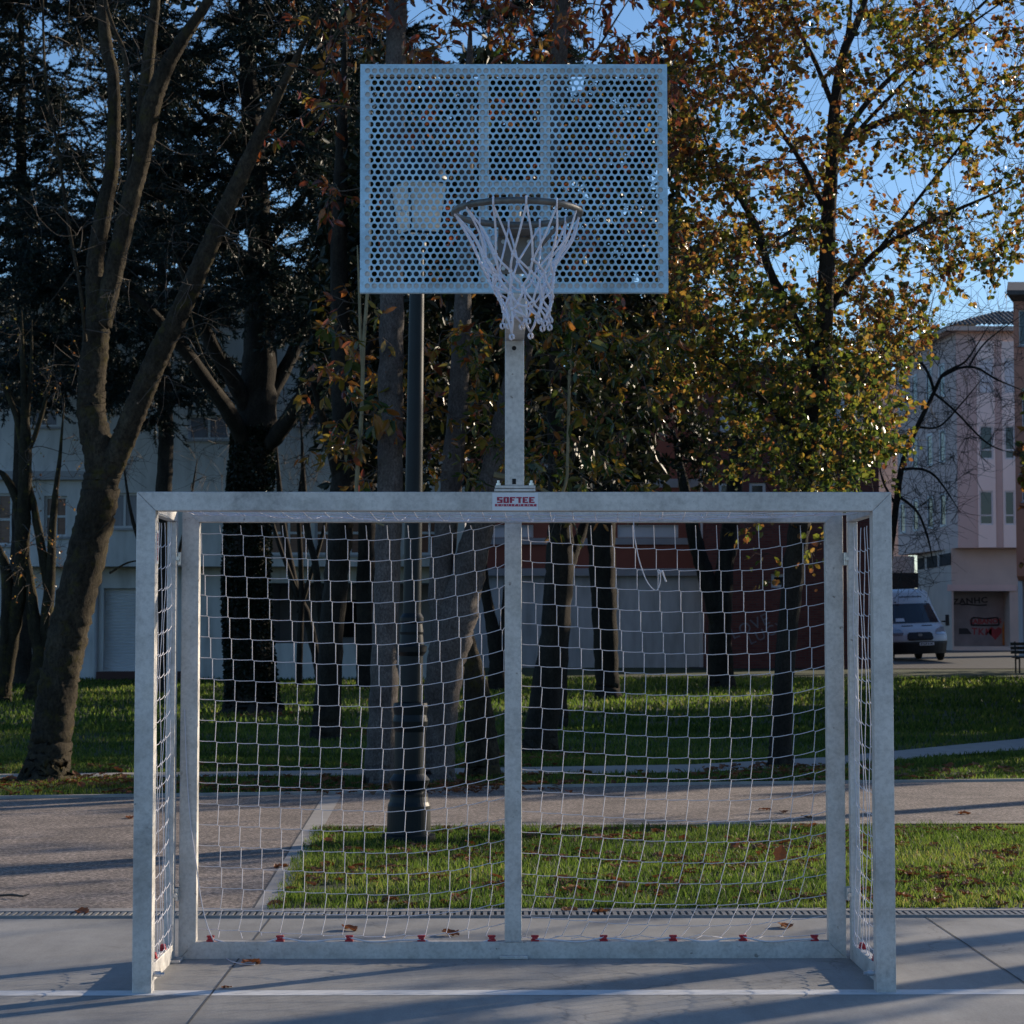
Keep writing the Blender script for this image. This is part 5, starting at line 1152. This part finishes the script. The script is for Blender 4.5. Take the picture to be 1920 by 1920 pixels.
T.limb([(905,1456,66),(903,1400,62),(897,1340,58),(888,1270,46),(880,1215,30),(876,1165,18),(884,1110,11),(890,1040,7)], yb, 12, .08, base=True); T.limb([(905,1400,40),(922,1380,24),(930,1370,14)], yb-.05, 8, .1); T.done()
# T13 right hand tree with round yellowing leaves
y13 = yd(1439, 1463)
T = Tree('autumn_tree', G(1463, 1439), 'tall dark trunked tree at right covered in small round yellow and green leaves', M['bark_dark'], twigm=M['twig_dark'], ws=.9)
T.limb([(1463,1439,52),(1465,1380,45),(1470,1280,41),(1478,1180,43),(1488,1080,45),(1498,990,46),(1510,900,45),(1527,780,42),(1540,680,40),(1548,560,36),(1553,420,33),(1560,300,28),(1566,200,24),(1582,100,20),(1612,30,15),(1650,-80,10)], y13, 12, .05, base=True)
for q, dy in (([(1535,700,24),(1510,640,22),(1470,560,20),(1440,500,18),(1422,435,16),(1390,375,12),(1340,300,8),(1300,200,5)], -1.), ([(1545,600,18),(1590,530,16),(1660,460,13),(1780,400,9),(1930,335,6)], .8),
              ([(1553,430,16),(1535,425,14),(1490,430,12),(1430,470,8)], -.6), ([(1556,300,18),(1600,255,16),(1690,215,13),(1800,208,9),(1940,205,6)], -.8), ([(1560,300,16),(1620,200,13),(1710,110,10),(1830,20,7),(1900,-60,5)], .7),
              ([(1566,210,14),(1530,120,11),(1480,20,8),(1440,-90,6)], .8), ([(1554,410,14),(1500,300,11),(1430,200,9),(1350,90,6)], 1.2), ([(1530,780,14),(1600,700,11),(1680,640,8),(1740,600,5)], -.9), ([(1520,850,14),(1450,770,11),(1370,690,8),(1290,650,5)], -.6),
              ([(1572,160,14),(1590,60,11),(1600,-60,8)], 0), ([(1600,255,9),(1700,150,8),(1800,60,6),(1930,-30,4)], -.9), ([(1650,465,8),(1740,350,7),(1840,230,6),(1960,120,4)], .7)):
    T.limb(q, y13, 7, .05, dy)
poly13 = [(1250,-200),(2050,-200),(2050,470),(1900,520),(1800,570),(1740,640),(1700,760),(1670,890),(1560,925),(1460,915),(1420,760),(1290,740),(1200,660),(1250,500)]
tg, _ = sample(poly13, 470, y13-2.2, y13+2.2); en = T.grow(tg, r1=.004, kr=.007, lift=.08, wig=.16, rmax=.35)
A, B = T.twigs(en, 6, .42, .0, .8, .0022, up=.25)
tn = lambda p, m: np.clip(np.interp(p[:, 2], [2.5, 4, 5.5, 8], [.25, .31, .44, .50])+.12*np.sin(p[:, 0]*2.1+p[:, 2])+.25*rt.standard_normal(m), 0, 1)
T.leaf(A, B, 10, (.04, .085), (.7, .95), tn, keep=.92, droop=.5, curl=.45)
A, B = T.twigs(en, 3, 1.0, -.1, .6, .0028, up=.5)
tg, _ = sample([(1240,560),(1700,520),(1690,900),(1560,925),(1440,915),(1400,800),(1250,740)], 105, y13-1.8, y13+1.4); en = T.grow(tg, r1=.003, kr=.006, lift=.05, wig=.16, rmax=.3); A, B = T.twigs(en, 6, .42, .05, .8, .0024, up=.1)
T.leaf(A, B, 8, (.05, .09), (.7, .95), tn, keep=.92, droop=.5, curl=.4)
tg, _ = sample([(1255,-60),(1460,-60),(1450,480),(1330,620),(1258,560)], 50, y13-1.6, y13+2.); en = T.grow(tg, r1=.003, kr=.006, lift=.05, wig=.18, rmax=.3); A, B = T.twigs(en, 6, .42, .0, .8, .0022, up=.15)
T.leaf(A, B, 9, (.045, .09), (.6, .85), lambda p, m: np.clip(.66+.2*rt.standard_normal(m), 0, 1), droop=.5, curl=.45)
T.high(P(1600,0,y13)[0], y13, 11.8, 4.2, 2.5, 90, per=8)
tg, _ = sample([(1300,640),(1700,600),(1690,905),(1560,918),(1330,900)], 60, y13-1.2, y13+2.2); en = T.grow(tg, r1=.003, kr=.006, lift=.05, wig=.16, rmax=.3); A, B = T.twigs(en, 6, .42, .05, .8, .0024, up=.1)
T.leaf(A, B, 8, (.045, .085), (.7, .95), tn, keep=.92, droop=.5, curl=.4)
tg, _ = sample([(1310,960),(1560,940),(1560,1060),(1480,1110),(1330,1040)], 14, y13-.6, y13+.8); en = T.grow(tg, r1=.003, kr=.003, lift=.02, wig=.2, rmax=.2, down=0.)
A, B = T.twigs(en, 3, .3, .3, .8, .0025); T.leaf(A, B, 5, (.05, .085), (.75, .95), lambda p, m: rt.uniform(.1, .8, m), keep=.6, droop=.5)
T.done('leaves', M['lime'])

# T12 twin trunk in front of the brick wall
yb = yd(1290, 1350)
T = Tree('park_tree', G(1350, 1290), 'dark trunk splitting into a Y in front of the red brick wall', M['bark_dark'])
for i, q in enumerate(([(1352,1290,52),(1350,1220,46),(1352,1150,42),(1360,1060,34),(1370,980,32),(1378,900,31),(1384,820,28),(1388,750,22),(1395,680,14),(1400,560,8)], [(1348,1170,38),(1330,1100,34),(1308,1030,30),(1294,970,26),(1280,900,20),(1262,800,12)], [(1380,900,20),(1410,830,18),(1435,770,14),(1450,700,9)], [(1384,800,14),(1352,770,11),(1320,755,7)])): T.limb(q, yb, 9, .06, base=(i == 0))
tg, _ = sample([(1240,560),(1560,560),(1560,900),(1420,1000),(1260,900)], 55, yb-2, yb+2); T.twigs(T.grow(tg, r1=.005, kr=.008, lift=.1, wig=.2), 5, .7, .0, r=.004); T.done()

# T14 leafless tree at right, beside the goal post
yb = 27.
T = Tree('bare_tree', np.array([P(1652, 1250, yb)[0], yb, gz(yb)]), 'leafless tree with thin arching branches beside the right goal post', M['bark_dark'], twigm=M['twig_dark'], ws=.62)
zb = P(1652, 1270, yb)
for i, (q, dy) in enumerate((([(1650,1278,28),(1656,1180,24),(1666,1060,22),(1680,950,20),(1692,870,18),(1720,800,15),(1748,742,12),(1766,705,10),(1788,690,8),(1815,672,6),(1860,600,4)], 0), ([(1752,735,10),(1735,690,9),(1702,662,8),(1662,645,7),(1620,620,5)], -.5),
                 ([(1768,705,9),(1800,690,8),(1832,690,7),(1870,712,6),(1925,735,5)], .3), ([(1752,738,8),(1790,770,7),(1850,830,5),(1900,850,4)], -.4), ([(1815,690,6),(1850,640,5),(1925,585,4)], .2), ([(1690,880,9),(1730,880,8),(1760,900,7),(1800,960,5)], .5),
                 ([(1684,930,10),(1720,960,8),(1740,1010,6),(1750,1060,4)], -.6), ([(1682,950,9),(1655,900,7),(1640,820,5)], .5), ([(1720,800,8),(1760,800,6),(1800,760,5),(1850,700,4)], .6))): T.limb(q, yb, 7, .05, dy, base=(i == 0))
tg, _ = sample([(1600,600),(1930,560),(1930,860),(1840,900),(1790,1010),(1740,1100),(1690,1110),(1640,1000),(1600,800)], 230, yb-1.5, yb+1.5)
T.twigs(T.grow(tg, r1=.0034, kr=.004, lift=.05, wig=.3, rmax=.4), 6, .65, .02, .9, .003); T.done()
# bare brush between the left trunks and the white building
for lab, poly, px in (('tangle of bare twigs behind the slanting limb of the mossy tree', [(190,660),(460,700),(450,915),(230,915)], 300), ('tangle of bare twigs by the white wall between cedar and dark trunk', [(520,760),(680,760),(680,915),(530,915)], 560)):
    yb = yd(1290, px); T = Tree('bare_bush', G(px, 1290), lab, M['bark_dark'], 'bush', twigm=M['twig'])
    T.limb([(px,1290,14),(px+5,1100,12),(px,960,9),(px+8,860,6),(px,760,4)], yb, 6, .05); T.limb([(px,1150,10),(px+45,1000,8),(px+70,860,5)], yb, 5, .05); T.limb([(px,1120,10),(px-50,980,8),(px-70,860,5)], yb, 5, .05)
    tg, _ = sample(poly, 46, yb-1.5, yb+1.5); T.twigs(T.grow(tg, r1=.004, kr=.005, lift=.1, wig=.25), 7, .7, .0, .9, .0035); T.done()

# unseen trees added right of the view to cast shadows on court and lawns
def added_shade_tree(x, y, h, R, nt_, ls, per, label, low=.68, vz=.36):
    z = gz(y); T = Tree('park_tree', (x, y, z), label, M['bark_moss'], twigm=M['twig'])  # object name shared with the visible trees; these are added off view for shadow
    p = np.array([(x+.12*math.sin(k*1.3+x), y+.1*math.cos(k*1.7), z+h*k/6-.1) for k in range(7)]); r = np.interp(np.arange(7), [0, 6], [.2, .05])
    pp, rr = smooth_path(p, r, 4); T.wood.tube(pp, rr, 9); T.N = pp[6:]; T.R = rr[6:]
    v = unit(rt.standard_normal((nt_, 3)))*rt.random((nt_, 1))**.4*np.array([R, R, h*vz]); tg = np.array([x, y, z+h*low])+v
    en = T.grow(tg, r1=.006, kr=.012, lift=.08, wig=.15); A, B = T.twigs(en, 3, .8, .0, .9, .005)
    if per: T.leaf(A, B, per, ls, (.6, .9), lambda p_, m: rt.uniform(.1, .9, m)); T.done('leaves', M['lime'])
    else: T.done()
added_shade_tree(8.6, 5.2, 9, 2.6, 140, (.09, .14), 3, 'sparse leaved unseen tree added to shade the court, nearest the goal')
added_shade_tree(13.2, 9.6, 11, 3.2, 170, (.13, .2), 4, 'sparse leaved unseen tree added to shade the court, beyond the nearest one')
added_shade_tree(12.2, 15.6, 11, 2.8, 140, (.11, .16), 3, 'almost bare tree added beyond the view to streak the path with shadow')
for x, y, h, R, lab in ((13.2, 23.6, 6.5, 3.1, 'dense unseen tree added to shade the lawn, nearest the path'), (13.8, 30.2, 9.5, 3.4, 'dense unseen tree added to shade the lawn, middle of its row'),
                        (16.4, 35.6, 11, 3.3, 'dense unseen tree added to shade the lawn, third of its row'), (17.5, 42.5, 4.6, 2.8, 'low bushy unseen tree added to shade the right of the lawn'), (17.6, 49.5, 12, 3.5, 'dense unseen tree added to shade the lawn, farthest of its row'),
                        (18.4, 26.6, 8.5, 3.6, 'dense unseen tree added to shade the lawn, in a second row'), (19.8, 32.2, 9, 3.2, 'dense unseen tree added far right to shade the lawn'), (22.5, 41, 11, 4., 'dense tree added well outside the view to shade the lawn'), (20.5, 57., 13, 4., 'dense unseen tree added right of the road to shade the far lawn')):
    added_shade_tree(x, y, h, R, 250, (.20, .32), 10, lab, .47, .46)
added_shade_tree(15.6, 39.6, 9.6, 3.0, 90, (.20, .32), 10, 'high crowned tree added outside the view to shade the lawn at left', .77, .19)
